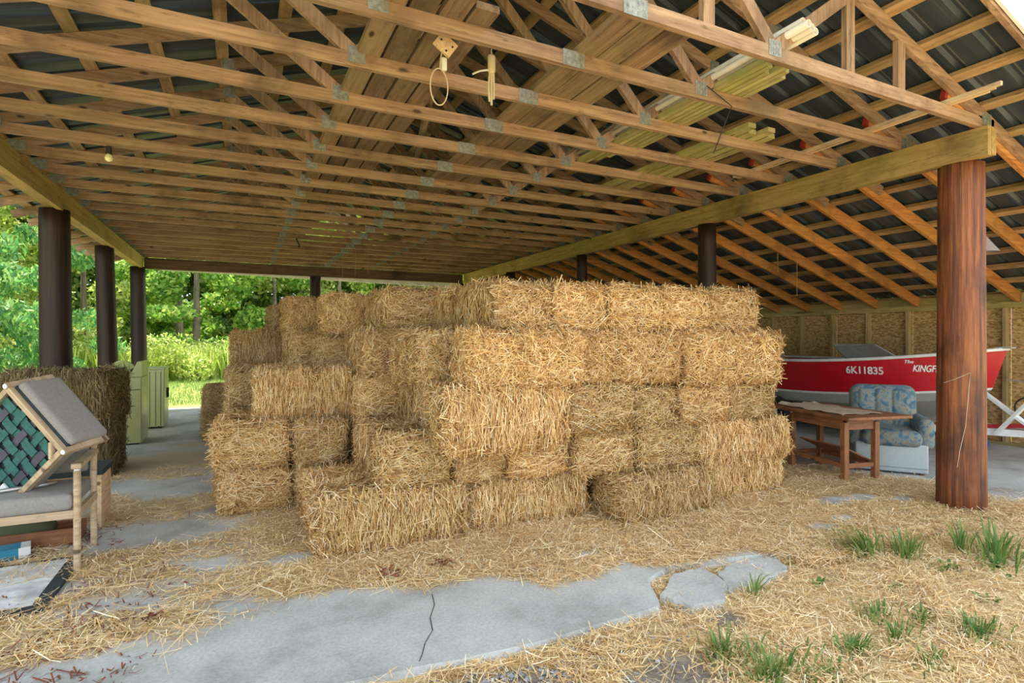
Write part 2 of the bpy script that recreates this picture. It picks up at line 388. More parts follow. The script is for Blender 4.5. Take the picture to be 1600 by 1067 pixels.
# beams
def beam(name, label, parts, m):
    t = thing(name, label, 'beam')
    for a, b in parts: MB().span(a, b).build('board', m, t)
    return t
ZB = 2.93
beam('eave_beam', 'long green-tinted yellow-brown beam carried by the right row of posts', [((5.40, 2.30, ZB), (5.455, 13.95, 3.168)), ((5.46, 2.30, ZB+.01), (5.53, 13.95, 3.166))], M['beam'][1])
beam('eave_beam', 'long green-lit beam carried by the left row of posts', [((-1.90, 2.30, ZB), (-1.845, 13.95, 3.168)), ((-2.0, 2.30, ZB+.02), (-1.91, 13.95, 3.16))], M['beam'][1])
beam('end_beam', 'shade-darkened brown beam across the far open end of the shed', [((-1.84, 13.98, ZB), (5.39, 14.06, 3.166))], wood('shaded_beam_wood', (.07,.035,.02), (.2,.11,.065), 0))  # wood darkened to paint the shade on the far beam
# posts
def post(x, y, r, z1, label, lean=0, seed=0):
    rg = random.Random(seed); mb = MB(); n = 28; rows = 14; V = []
    ph = [rg.uniform(0, 6.28) for _ in range(6)]
    for i in range(rows+1):
        h = i/rows; z = -.05+(z1+.05)*h; rr = r*(1.04-.08*h)
        for j in range(n):
            a = 2*math.pi*j/n; q = rr*(1+.015*math.sin(3*a+ph[0]+2*h)+.012*math.sin(7*a+ph[1])+.008*math.sin(11*a+ph[2]+5*h))
            V.append((q*math.cos(a)+lean*h, q*math.sin(a), z))
    F = [(i*n+j, i*n+(j+1)%n, (i+1)*n+(j+1)%n, (i+1)*n+j) for i in range(rows) for j in range(n)]+[tuple(range(n))[::-1], tuple(rows*n+j for j in range(n))]
    o = mb.add(V, F).build('post', M['post'] if x > 5.5 else M['post_shaded'], None, True); o.location = (x, y, 0)
    return tag(o, label, 'post', 'round timber posts')
post(5.57, 2.56, .168, ZB, 'thick red-brown round timber post standing at the right front', 0, 1)
post(5.47, 5.35, .118, ZB, 'dark round post rising behind the right end of the straw stack', 0, 2)
post(5.47, 8.3, .095, ZB, 'thin dark round post rising behind the middle of the straw stack', 0, 3)
post(5.47, 11.2, .11, ZB, 'dark round post barely showing at the far end of the right beam', 0, 4)
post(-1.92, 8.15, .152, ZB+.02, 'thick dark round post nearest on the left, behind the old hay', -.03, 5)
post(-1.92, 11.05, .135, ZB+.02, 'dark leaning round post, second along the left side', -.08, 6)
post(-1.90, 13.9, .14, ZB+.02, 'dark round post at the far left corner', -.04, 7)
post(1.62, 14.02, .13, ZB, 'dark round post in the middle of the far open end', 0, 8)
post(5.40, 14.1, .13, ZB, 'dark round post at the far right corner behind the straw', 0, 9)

# ------------------------------------------------------------------ lean-to walls
wr = tag(thing('wall_right', 'stud wall of oriented strand board along the lean-to', 'wall'), kind='structure')
WX = 9.3
yy = 1.3
while yy < 14:
    MB().span((0, .003, 0), (.012, 1.217, zc(WX+.1)+.09)).build('panel', M['osb'], wr).location = (WX+.09, yy, 0); yy += 1.22
k = 0; yy = 1.34
while yy < 14.2:
    MB().span((0, -.02, .04), (.088, .02, 1.86)).build('stud', M['stud'], wr).location = (WX, yy, 0); yy += .61
MB().span((WX-.003, 1.3, 1.86), (WX+.09, 14.2, 1.9)).build('top_plate', M['plate'], wr)
MB().span((WX-.003, 1.3, 1.9), (WX+.09, 14.2, 1.94)).build('top_plate', M['plate'], wr)
MB().span((WX-.003, 1.3, 0), (WX+.09, 14.2, .04)).build('bottom_plate', M['plate'], wr)
for k in range(NT-1):
    MB().span((WX+.03, TY[k]+.064, 1.941), (WX+.068, TY[k+1]+.02, zc(WX+.05)+.045)).build('blocking', M['plate'], wr)
wb = tag(thing('wall_back_added', 'added strand board end wall darkening the lean-to', 'wall'), kind='structure')  # end wall added to darken the far end of the lean-to
for i in range(3): 
    MB().prism([(5.62+i*1.23, 0), (5.62+(i+1)*1.23-.005, 0), (5.62+(i+1)*1.23-.005, zc(5.62+(i+1)*1.23)-.1), (5.62+i*1.23, zc(5.62+i*1.23)-.1)], 0, .012)
    mb = MB(); a, b = 5.62+i*1.23, 5.62+(i+1)*1.23-.005
    mb.add([(a,14.2,0),(b,14.2,0),(b,14.2,zc(b)-.1),(a,14.2,zc(a)-.1),(a,14.215,0),(b,14.215,0),(b,14.215,zc(b)-.1),(a,14.215,zc(a)-.1)], [(0,1,2,3),(7,6,5,4),(0,4,5,1),(1,5,6,2),(2,6,7,3),(3,7,4,0)]).build('panel', M['osb'], wb)

# ------------------------------------------------------------------ ground, slab, loose straw
EX = [-3.5, .2, .6, 1.3, 2.05, 2.2, 2.45, 2.7, 3.3, 9.5]; EYS = [2.42, 2.42, 2.38, 2.31, 2.34, 2.62, 2.72, 2.7, 2.55, 2.4]
def slab_edge(X): return np.interp(X, EX, EYS)+.035*(fbm(np.asarray(X)*5, np.asarray(X)*0+3.3)-.5)
SX = [-4, -.85, -.4, .21, .86, 1.16, 1.33, 1.6, 2.24, 2.29, 2.7, 3.1, 3.3, 12]; SYE = [4.4, 4.1, 3.55, 3.33, 3.05, 3.04, 3.05, 2.77, 2.86, 2.68, 2.64, 2.62, 2.2, 1]
def cover(X, Y):
    X = np.asarray(X, float); Y = np.asarray(Y, float)
    e = np.interp(X, SX, SYE)+.3*(fbm(X*2.7, Y*2.7)-.5)
    c = np.clip((Y-e)/.12, 0, 1)
    n = fbm(X*1.5+11, Y*2.2+5, N2)
    left = np.clip((.25-X)/.35, 0, 1)                                   # aisle: patchy
    c = c*(1-left)+left*np.clip((fbm(X*1.6+4, Y*3.0+8, N2)-.42)*5, 0, 1)*np.clip((Y-2.75-.4*N1(X*2, Y))/.3, 0, 1)*np.where(Y > 9, .25, .75)
    lean = np.clip((X-5.7-.5*(n-.5)+np.clip(Y-3.0, 0, 3)*.45-.35)/.35, 0, 1)       # fades out in the lean-to
    c *= 1-.97*lean
    for hx, hy, hr in ((4.75, 3.15, .24), (5.05, 3.1, .2), (4.35, 2.82, .12), (4.0, 2.75, .1), (2.05, 3.1, .07), (.3, 3.9, .16), (5.35, 2.9, .15)):
        d = np.hypot((X-hx)*.8, (Y-hy)*1.5)+.1*(fbm(X*6, Y*6)-.5); c *= np.clip((d-hr*.6)/.08, 0, 1)
    return c
def gridmesh(xs, ys_of, ny, zfun, name, m, attr=None):
    nx = len(xs); V = np.zeros((ny, nx, 3))
    for j in range(ny):
        V[j, :, 0] = xs; V[j, :, 1] = ys_of(xs, j/(ny-1))
    V[:, :, 2] = zfun(V[:, :, 0], V[:, :, 1])
    i = np.arange(nx-1)[None]+np.arange(ny-1)[:, None]*nx; F = np.stack([i, i+1, i+1+nx, i+nx], -1).reshape(-1, 4)
    P = V.reshape(-1, 3); me = npmesh(name, P, F, m, True)
    if attr:
        a = me.attributes.new(attr[0], 'FLOAT', 'POINT'); a.data.foreach_set('value', attr[1](P[:, 0], P[:, 1]).astype(np.float32))
    return me
xs = np.linspace(-3.3, 9.45, 300)
fl = tag(obj('floor', gridmesh(xs, lambda x, t: slab_edge(x)*(1-t**1.6)+13.35*t**1.6, 190, lambda X, Y: .004*(fbm(X*2, Y*2)-.5), 'floor', M['floor'], ('chaff', lambda X, Y: cover(X, Y)))), 'weathered concrete slab littered with straw', 'floor', kind='structure')
mb = MB(); n = len(xs); e = slab_edge(xs)
mb.add([(x, y-.0, .0) for x, y in zip(xs, e)]+[(x, y-.04, -.14) for x, y in zip(xs, e)], [(i, i+1, n+i+1, n+i)[::-1] for i in range(n-1)]).build('slab_edge', M['floor'], fl)
# crack in the slab, a narrow dark groove
ck = [pix(px, py, Z=.0015) for px, py in ((675,928),(679,945),(672,965),(676,985),(664,1005),(660,1022),(655,1034))]
mb = MB()
for i in range(len(ck)-1): mb.add([ck[i]+Vector((-.0022,0,.002)), ck[i]+Vector((.0022,0,.002)), ck[i+1]+Vector((.0022,0,.002)), ck[i+1]+Vector((-.0022,0,.002))], [(0,1,2,3)])
mb.build('crack', M['black'], fl)
for pts in ([(1030,925),(1055,893),(1098,884),(1138,912),(1130,932),(1080,944)], [(1119,891),(1150,878),(1205,864),(1233,884),(1200,901),(1140,914)]):
    mb = MB(); P = [pix(a, b, Z=.0) for a, b in pts]; q = [P[i].lerp(P[(i+1)%len(P)], k/4)+Vector((random.uniform(-.014,.014), random.uniform(-.014,.014), 0)) for i in range(len(P)) for k in range(4)]; mb.prism([(p.x, p.y) for p in q][::-1], -.09, -.008); mb.build('slab_piece', M['floor'], fl)
# yard and meadow
def bare(X, Y):
    d = np.minimum(np.hypot((X-1.62)*.9, (Y-1.86)*1.5), np.hypot((X-.95)*.55, (Y-2.1)*2.2)); d = np.minimum(d, np.hypot((X-2.3)*1.3, (Y-2.12)*2)+.12)
    return np.clip((.34+.35*(fbm(np.asarray(X)*5, np.asarray(Y)*5)-.5)-d)/.16, 0, 1)
def yz(X, Y): return -.045-.05*np.clip((2.2-Y)/1.5, 0, 1)+.05*(fbm(X*2.2, Y*2.2)-.5)+.012*(fbm(X*12, Y*12)-.5)
yd = tag(obj('ground', gridmesh(np.linspace(-4, 10, 240), lambda x, t: np.full_like(x, -1.2+3.9*t), 90, yz, 'ground', M['yard'], ('dirt', bare))), 'dry straw-strewn dirt yard in front of the slab', 'ground', kind='structure')
tag(MB().add([(-16,-16,-.115),(18,-16,-.115),(18,-1.1,-.1),(-16,-1.1,-.1)], [(0,1,2,3)]).build('ground_bounce', M['yard']), 'unseen dry yard added in front of the shed for warm bounce light', 'ground', kind='structure')  # unseen ground, extended in dry colours to warm the bounced light
mp_ = tag(MB().add([(-90,-60,-.13),(90,-60,-.13),(90,110,-.13),(-90,110,-.13)], [(0,1,2,3)]).build('ground_meadow', M['meadow']), 'sunlit meadow grass around the shed', 'meadow', kind='structure')

def ribbons(P, D, Nn, L, W, bend, segs=2):
    """P centre, D unit direction, Nn unit normal (all n,3); ribbons with a soft bend"""
    n = len(P); S_ = np.cross(D, Nn); S_ /= np.linalg.norm(S_, axis=1)[:, None]+1e-9
    V = np.zeros((n, segs+1, 2, 3))
    for i in range(segs+1):
        t = i/segs-.5; c = P+D*(L*t)[:, None]+Nn*(bend*(4*t*t))[:, None]
        V[:, i, 0] = c-S_*(W/2)[:, None]; V[:, i, 1] = c+S_*(W/2)[:, None]
    b = (np.arange(n)*(segs+1)*2)[:, None]; F = []
    for i in range(segs): F.append(b+np.array([[2*i, 2*i+1, 2*i+3, 2*i+2]]))
    return V.reshape(-1, 3), np.concatenate(F)
def scatter(n, x0, x1, y0, y1, dens, seed, zf, lift, Lm=.13, name='loose_straw', m='groundstraw', wid=.0045):
    rg = np.random.default_rng(seed); X = rg.uniform(x0, x1, n); Y = rg.uniform(y0, y1, n)
    keep = rg.random(n) < dens(X, Y); X, Y = X[keep], Y[keep]; k = len(X)
    a = rg.uniform(0, np.pi, k); D = np.stack([np.cos(a), np.sin(a), rg.normal(0, .1, k)], 1); D /= np.linalg.norm(D, axis=1)[:, None]
    Nn = np.stack([rg.normal(0, .3, k), rg.normal(0, .3, k), np.ones(k)], 1); Nn -= D*(Nn*D).sum(1)[:, None]; Nn /= np.linalg.norm(Nn, axis=1)[:, None]
    L = np.clip(rg.lognormal(np.log(Lm), .5, k), .03, .42); Z = zf(X, Y)+.004+rg.random(k)**2*lift+np.abs(D[:, 2])*L*.4
    V, F = ribbons(np.stack([X, Y, Z], 1), D, Nn, L, rg.uniform(.6, 1.3, k)*wid, rg.normal(0, .012, k))
    return npmesh(name, V, F, M[m])
zero = lambda X, Y: 0*X
o = obj('loose_straw', scatter(250000, -1.9, 6.6, 2.3, 7.2, lambda X, Y: cover(X, Y)*np.where(Y > 4.6, .5, 1)*np.where((X > .7)&(X < 4.6)&(Y > 3.9), 0, 1), 3, zero, .022, .085, wid=.0034))
tag(o, 'loose golden straw strewn thickly over the concrete floor', 'straw', kind='stuff')
def ydens(X, Y):
    d = .35+.65*np.clip((fbm(X*1.5, Y*1.8, N2)-.3)*4, 0, 1)
    d = np.where(Y > slab_edge(X)-.02, 0, d)
    d *= 1-.9*bare(X, Y)
    d *= np.clip((X-.35)/.6, .05, 1); return d
o = obj('yard_straw', scatter(150000, .3, 7.5, .7, 2.7, ydens, 5, yz, .028, .075, wid=.0032))
tag(o, 'loose pale straw and dry grass scattered over the dirt yard', 'straw', kind='stuff')
# darker leaf litter on the left floor
o = obj('leaf_litter', scatter(4500, -2.2, -.2, 2.5, 5.2, lambda X, Y: np.clip((fbm(X*2+3, Y*2.5)-.48)*5, 0, 1)*np.clip((-.25-X)/.5, 0, 1), 9, zero, .012, .05, 'leaf_litter', 'deadleaf', .006))
tag(o, 'red-brown leaf litter scattered around the old chairs', 'leaf litter', kind='stuff')

# ------------------------------------------------------------------ straw bales
def bale_shape(seed):
    rg = np.random.default_rng(seed); ph = rg.uniform(0, 6.28, 12)
    H = np.array([.485, .22, .176]); r = .062
    def surf(p):                                    # p on the box surface -> rounded, lumpy point and normal
        q = np.clip(p, -(H-r), H-r); e = p-q; nrm = e/(np.linalg.norm(e, axis=1)[:, None]+1e-9); s = q+nrm*r
        x, y, z = s.T
        lump = .010*np.sin(9*x+ph[0]+3*z)+.008*np.sin(17*x+ph[1])*np.cos(11*z+ph[2])+.007*np.sin(14*y+ph[3]+9*z)+.006*np.sin(31*x+ph[4]+5*y)
        groove = -.014*(np.exp(-((x-.2)/.025)**2)+np.exp(-((x+.2)/.025)**2))
        sag = .012*np.cos(2.6*x)
        return s+nrm*(lump+groove+sag)[:, None], nrm
    return surf, H, rg
def bale_meshes(seed, mstraw, mcore, ns=12500):
    surf, H, rg = bale_shape(seed)
    V = []; F = []; n = 0
    for ax in range(3):
        a, b = [i for i in range(3) if i != ax]
        for sg in (-1, 1):
            na, nb = (22 if a == 0 else 10), 10
            ga, gb = np.meshgrid(np.linspace(-1, 1, na), np.linspace(-1, 1, nb)); p = np.zeros((na*nb, 3))
            p[:, ax] = sg*H[ax]; p[:, a] = ga.ravel()*H[a]; p[:, b] = gb.ravel()*H[b]
            s, nr = surf(p); V.append(s-nr*.012); i = np.arange(na-1)[None]+np.arange(nb-1)[:, None]*na+n
            F.append(np.stack([i, i+1, i+1+na, i+na], -1).reshape(-1, 4)); n += na*nb
    body = npmesh('body', np.concatenate(V), np.concatenate(F), mcore, True)
    area = np.array([H[1]*H[2], H[0]*H[2], H[0]*H[1]]); area = area/area.sum()
    ax = rg.choice(3, ns, p=area); sg = rg.choice([-1, 1], ns); p = rg.uniform(-1, 1, (ns, 3))*H; p[np.arange(ns), ax] = (sg*H[ax])
    s, nr = surf(p)
    T = rg.normal(0, 1, (ns, 3))
    bias = np.where((ax == 1)[:, None], [.25, .5, 1.5], np.where((ax == 2)[:, None], [1.1, .8, .5], [.5, 1.3, .7])); T *= bias
    T -= nr*(T*nr).sum(1)[:, None]; T /= np.linalg.norm(T, axis=1)[:, None]+1e-9
    out = rg.normal(0, .16, ns); out = np.where(rg.random(ns) < .07, rg.uniform(.3, .9, ns), out)
    D = T+nr*out[:, None]; D /= np.linalg.norm(D, axis=1)[:, None]
    tw = rg.normal(0, .5, (ns, 3)); Nn = nr+tw; Nn -= D*(Nn*D).sum(1)[:, None]; Nn /= np.linalg.norm(Nn, axis=1)[:, None]
    L = np.clip(rg.lognormal(np.log(.095), .45, ns), .035, .24); L = np.where(out > .28, np.minimum(L, .085), L); L = np.where(np.abs(out) > .2, np.minimum(L, .13), L); lift = rg.uniform(-.012, .012, ns)
    P = s+nr*lift[:, None]+D*(L*.35*(out > .28))[:, None]
    Vs, Fs = ribbons(P, D, Nn, L, rg.uniform(.0028, .0058, ns), rg.normal(0, .006, ns)-np.where(ax == 3, 0, .004))
    straw = npmesh('straw', Vs, Fs, mstraw)
    tws = []
    for x in (-.2, .2):
        h1, h2 = H[1]-.012, H[2]-.012; pts = [(x, -h1+.04, -h2), (x, h1-.04, -h2), (x, h1, -h2+.04), (x, h1, h2-.04), (x, h1-.04, h2), (x, -h1+.04, h2), (x, -h1, h2-.04), (x, -h1, -h2+.04), (x, -h1+.04, -h2)]
        tws.append(MB().tube(pts, .003, 5, False).mesh('twine', M['twine']))
    return body, straw, tws
BALES = [bale_meshes(100+i, M['straw'], M['core']) for i in range(6)]
HAY = [bale_meshes(200+i, M['oldhay'], M['haycore'], 9000) for i in range(2)]
def bale(x0, x1, y0, y1, z0, z1, label, rz=0, src=BALES, name='straw_bale', group='stacked straw bales', roll=False):
    lx, ly, lz = x1-x0, y1-y0, z1-z0
    body, straw, tws = random.choice(src)
    alongx = lx >= ly
    t = thing(name, label, 'bale', ((x0+x1)/2, (y0+y1)/2, z0), R(rz+random.uniform(-3.5, 3.5)), group); t.location.y += random.uniform(-.025, .025)
    sx, sy = (lx, ly) if alongx else (ly, lx)
    rot = 0 if alongx else math.pi/2
    if random.random() < .5: rot += math.pi
    on_edge = lz > sy*.97
    for nm, me in [('body', body), ('straw', straw)]+[('twine', q) for q in tws]:
        c = obj(nm, me, t); c.location = (0, 0, lz/2)
        if on_edge: c.rotation_euler = (math.pi/2, 0, rot); c.scale = (sx*.985, lz/.455, sy*.965/.37)
        else: c.rotation_euler = (0, 0, rot); c.scale = (sx*.985, sy*.965/.46, lz/.365)
        if nm == 'straw': c['kind'] = 'stuff'
    return t
YF = 3.62
L_ = [
 (.42,1.52,3.75,4.24,0,.385,'long straw bale lying lowest at the near left corner of the stack'),
 (1.54,2.58,3.80,4.26,0,.37,'straw bale on the floor right of the near corner bale'),
 (2.62,3.66,3.44,3.90,0,.335,'straw bale on the floor jutting forward from the stack front'),
 (3.69,4.72,3.62,4.08,0,.335,'rightmost straw bale in the floor row of the stack front'),
 (.86,1.37,3.78,4.78,.385,.745,'straw bale end-on, resting on top of the near left corner bale'),
 (1.40,1.80,3.76,4.7,.375,.63,'squashed straw bale end under the big lengthwise bale, leftmost in second row'),
 (1.82,2.35,3.74,4.7,.375,.65,'straw bale end in the second row, above the second floor bale'),
 (2.38,2.95,3.66,4.62,.345,.70,'straw bale end in the second row, left above the jutting bale'),
 (2.98,3.58,3.62,4.6,.34,.69,'straw bale end in the second row, right above the jutting bale'),
 (3.62,4.76,3.60,4.06,.34,.685,'straw bale at the right end of the second row'),
 (1.24,2.28,3.58,4.05,.65,1.09,'large lengthwise straw bale in the third row, left end'),
 (2.30,2.90,3.60,4.55,.70,1.08,'straw bale end in the third row beside the large lengthwise bale'),
 (2.92,3.39,3.64,4.6,.69,1.04,'small straw bale end in the middle of the third row'),
 (3.42,4.0,3.62,4.6,.69,1.03,'straw bale end in the third row, second from the right edge'),
 (4.02,4.62,3.62,4.6,.69,1.03,'straw bale end in the third row at the right edge'),
 (1.43,2.42,3.58,4.0,1.09,1.50,'lengthwise straw bale in the fourth row, left end'),
 (2.44,3.42,3.62,4.04,1.07,1.505,'lengthwise straw bale in the middle of the fourth row'),
 (3.45,4.63,3.56,4.0,1.04,1.50,'lengthwise pale straw bale in the fourth row at the right edge'),
 (1.69,2.2,3.68,4.72,1.50,1.88,'straw bale on top, left front corner of the top row'),
 (2.2,2.71,3.68,4.7,1.505,1.88,'straw bale end in the top row, second from its left corner'),
 (2.72,3.27,3.66,4.7,1.505,1.88,'straw bale end in the middle of the top row'),
 (3.28,3.86,3.68,4.7,1.505,1.88,'straw bale end in the top row, second from the right edge'),
 (3.87,4.44,3.66,4.7,1.50,1.89,'straw bale end in the top row at the right edge'),
 # left flank, stepping back
 (.44,1.5,4.28,4.80,0,.375,'straw bale lying right behind the near corner bale'),
 (1.26,1.72,4.12,5.08,.66,1.09,'straw bale behind the large lengthwise bale, side to the gap'),
 (1.20,1.62,4.10,5.05,1.09,1.50,'straw bale in the fourth row showing its shaded left side'),
 (.98,1.40,4.95,5.9,1.10,1.50,'straw bale end tucked below the set-back top bale'),
 (.90,1.36,4.82,5.8,.745,1.10,'straw bale end in the gap behind the end-on corner bale'),
 (1.74,2.22,4.78,5.76,1.50,1.90,'straw bale on top right behind the left front corner bale'),
 (1.27,1.90,5.30,6.32,1.50,1.93,'set-back straw bale on top beside the top row corner'),
 (.42,.84,4.86,5.84,.37,.725,'recessed straw bale between the left column and the end-on bale'),
 (.42,.84,4.90,5.86,0,.37,'lowest recessed straw bale behind the near corner bale'),
 (.90,1.36,4.86,5.84,0,.372,'straw bale low behind the near corner bale, mostly hidden'),
 (.90,1.36,4.84,5.82,.375,.742,'straw bale behind the end-on corner bale, mostly hidden'),
 (-.17,.39,5.02,6.0,0,.37,'lower straw bale of the two-high column at left'),
 (-.18,.40,5.0,6.0,.37,.73,'upper straw bale of the two-high column at left'),
 (.10,.96,5.2,5.72,.735,1.15,'straw bale set across the top of the left column'),
 (-.12,.36,6.1,7.05,0,.37,'straw bale on the floor behind the two-high left column'),
 (-.12,.36,6.1,7.05,.37,.74,'straw bale, second level behind the two-high left column'),
 (-.10,.38,6.15,7.1,.74,1.10,'straw bale, third level behind the bale set across'),
 (-.12,.72,8.05,8.5,1.10,1.53,'dim straw bale lying across the back of the left flank'),
 (-.15,.32,7.2,8.2,.74,1.10,'dim straw bale under the back crosswise bale, near side'),
 (-.15,.32,7.2,8.2,.37,.74,'dim straw bale in the back left flank, second level'),
 (-.15,.32,7.2,8.2,0,.37,'dim straw bale in the back left flank, on the floor'),
 (.34,.80,7.2,8.2,.74,1.10,'dim straw bale beside the back left flank, third level'),
 (-.50,.02,8.75,9.7,0,.37,'far low straw bale on the floor at the left edge of stack'),
 (-.48,.02,8.75,9.7,.37,.74,'far low straw bale, upper of the pair at the left edge'),
 (.50,.92,6.6,7.6,1.10,1.50,'dim straw bale below the far top bales'),
 (.72,1.20,6.0,6.58,1.0,1.42,'dim straw bale end in the dark recess of the left flank'),
 (.84,1.28,6.25,7.25,1.50,1.93,'straw bale on top behind the set-back bale'),
 (.50,.90,7.3,8.3,1.53,1.95,'far straw bale on top, yellow side to the aisle'),
 (.38,.78,8.55,9.55,1.50,1.92,'farthest straw bale on top at the left, small and dark'),
 (1.1,1.55,8.2,9.2,1.55,1.98,'straw bale on top at the back, just peeking over'),
]
for q in L_: bale(*q)
# inner bales that carry the visible ones
hid = 'straw bale inside the stack, hidden behind the front rows'
for x0 in (.96, 1.44):
    for i, (z0, z1) in enumerate(((0,.37),(.37,.74),(.74,1.1),(1.1,1.5))):
        bale(x0, x0+.45, 6.62, 7.6, z0, z1, hid, group='hidden inner bales')
for (z0, z1) in ((0,.37),(.37,.74),(.74,1.1),(1.1,1.5)):
    bale(.36, .82, 8.55, 9.5, z0, z1, hid, group='hidden inner bales'); bale(1.1, 1.56, 8.2, 9.2, z0, z1, hid, group='hidden inner bales')
    bale(1.42, 1.9, 5.4, 6.4, z0, z1, hid, group='hidden inner bales'); bale(1.95, 2.42, 4.78, 5.76, z0, z1, hid, group='hidden inner bales')
for (z0, z1) in ((0,.37),(.37,.735)):
    bale(.40, .86, 6.1, 6.56, z0, z1, hid, group='hidden inner bales')
for lv, (z0, z1) in enumerate(((0,.36),(.36,.72),(.72,1.06),(1.06,1.5),(1.5,1.92))):
    for y0, nr in ((4.75, 'just behind the front rows'), (5.8, 'second behind the front rows')): bale(4.1, 4.6, y0, y0+1.0, z0, z1, 'straw bale on the right flank, %s level up, %s' % (ORD[lv], nr), group='right flank bales')
# old dark hay at left
bale(-2.08, -1.17, 6.95, 7.75, 0, .58, 'lower of two old grey-brown hay bales beside the left post', 3, HAY, 'hay_bale', 'old hay bales')
bale(-2.12, -1.15, 6.93, 7.75, .58, 1.10, 'upper of two old grey-brown hay bales beside the left post', -3, HAY, 'hay_bale', 'old hay bales')

# ------------------------------------------------------------------ appliances behind the hay
t = thing('stove', 'avocado green old cooker with slanted console behind the hay bales', 'stove', (-1.55, 9.3, 0))
MB().rbox((0,0,.47), (.68, .62, .90), .015).build('body', M['avocado'], t, True)
cons = MB(); cons.add([(.2,-.31,.925),(.34,-.31,.925),(.34,-.31,1.13),(.29,-.31,1.13),(.2,.31,.925),(.34,.31,.925),(.34,.31,1.13),(.29,.31,1.13)], [(0,1,2,3),(7,6,5,4),(0,4,5,1),(1,5,6,2),(2,6,7,3),(3,7,4,0)]); cons = cons.build('console', M['avocado'], t)
MB().box((0,-.313,.75), (.66,.004,.008)).build('seam', M['dark'], t)
MB().box((0,0,.012), (.6,.55,.025)).build('plinth', M['dark'], t)
for i in range(4): MB().tube([(.24-.0, -.2+i*.13, 1.02), (.2, -.2+i*.13, 1.0)], .022, 12).build('knob', M['black'], cons)
t = thing('clothes_dryer', 'avocado green appliance with grooved side farther down the aisle', 'appliance', (-1.42, 10.75, 0))
MB().rbox((0,0,.49), (.64, .6, .92), .012).build('body', M['avocado'], t, True)
MB().rbox((0,0,.962), (.66, .62, .03), .01).build('top_panel', M['avocado'], t, True)
for x in (.12, .2, .27): MB().box((x, -.302, .48), (.006, .004, .86)).build('groove', M['dark'], t)
for x in (-.26, .26):
    for y in (-.24, .24): MB().tube([(x,y,0),(x,y,.035)], .02, 10).build('foot', M['black'], t)
MB().box((.335, .05, .55), (.02, .1, .16)).build('latch', M['dark'], t)
t = thing('round_lid', 'pale round lid with a dark strap leaning on the cooker', 'lid', pix(192, 578, Y=9.25))
MB().tube([(0,.0,0),(0,.02,.01)], .14, 28).build('disc', M['avocado'], t); MB().bar((-.12,-.012,-.08),(.12,-.012,.1),.01,.02,(0,1,0)).build('strap', M['black'], t)

# ------------------------------------------------------------------ old chairs at left
def chair_low():
    t = thing('armchair', 'grey padded wooden armchair standing upright under the upturned chair', 'chair', (-1.24, 4.5, 0))
    for x in (-.33, .33):
        MB().tube([(x, -.23, 0), (x, -.23, .63)], .02, 12).build('front_leg', M['chairwood'], t)
        MB().tube([(x*.97, .26, 0), (x*.97, .24, .45), (x*.95, .30, .80)], .02, 12).build('rear_leg', M['chairwood'], t)
        MB().tube([(x, -.23, .63), (x, -.23, .64)], .017, 12).build('leg_cap', M['white'], t)
        MB().bar((x, -.21, .36), (x, .24, .36), .025, .05).build('side_rail', M['chairwood'], t)
        MB().bar((x, -.26, .66), (x*.97, .27, .66), .05, .03).build('armrest', M['chairwood'], t)
    MB().bar((-.32, -.22, .36), (.32, -.22, .36), .025, .05).build('front_rail', M['chairwood'], t)
    MB().rbox((0, 0, .435), (.62, .5, .1), .035, None, 3, .015).build('seat', M['grey'], t, True)
    MB().rbox((0, .285, .62), (.58, .06, .2), .028).build('backrest', M['grey'], t, True)
chair_low()
cr, sr = math.cos(TH), math.sin(TH); Rv = Vector((cr, -sr, 0)); Fv = Vector((sr, cr, 0)); Uv = Vector((0,0,1))
nv = (Fv*.95+Uv*.05+Rv*.10).normalized(); av = (Rv*.68-Uv*.73); av = (av-nv*av.dot(nv)).normalized(); bv = nv.cross(av).normalized()
if bv.z > 0: bv = -bv
P1 = Vector((0,0,EYE))+(Fv+Rv*((18-800)/FPX)+Uv*((528.3-606)/FPX))*3.42
t = thing('upturned_chair', 'upturned grey padded chair with green woven webbing under its seat', 'chair', (P1+av*.255+bv*.27)); t.scale = (.88, .9, .9)
Mx = Matrix((av, bv, nv)).transposed(); t.rotation_euler = Mx.to_euler()
h = .29
for s_ in (-1, 1):
    MB().box((0, s_*.29, 0), (.62, .035, .05)).build('seat_rail', M['chairwood'], t)
    MB().box((s_*.29, 0, -.002), (.035, .545, .05)).build('seat_rail', M['chairwood'], t)
MB().box((0, 0, .03), (.56, .54, .02)).build('seat_underside', M['dark'], t)
MB().rbox((0, .02, .085), (.6, .56, .09), .03).build('seat_cushion', M['grey'], t, True)
for i in range(5):
    q = -.2+i*.1; mb = MB(); 
    for j in range(10):
        a0 = -.27+j*.054; za = .006 if (j//2+i) % 2 else -.002
        mb.box((a0+.027, q, za), (.054, .062, .004))
    mb.build('webbing_strap', M['teal'], t)
for i in range(5):
    q = -.2+i*.1; mb = MB()
    for j in range(10):
        a0 = -.27+j*.054; za = -.002 if (j//2+i) % 2 else .006
        mb.box((q, a0+.027, za), (.05, .054, .004))
    mb.build('webbing_strap', M['teal'] if i % 2 else M['purple'], t)
MB().rbox((0, -.335, .17), (.58, .075, .31), .035, None, 4, .0, 3).build('backrest', M['grey'], t, True)
MB().box((0, -.312, .13), (.56, .03, .24)).build('back_frame', M['dark'], t)
for s_ in (-1, 1):
    MB().bar((s_*.31, -.3, -.03), (s_*.31, -.33, .30), .04, .03).build('back_post', M['chairwood'], t)
    MB().tube([(s_*.31, -.3, -.035), (s_*.31, -.3, -.03)], .016, 12).build('leg_cap', M['white'], t)
    MB().bar((s_*.31, .28, -.02), (s_*.31, .28, .2), .035, .035).build('arm_post', M['chairwood'], t)
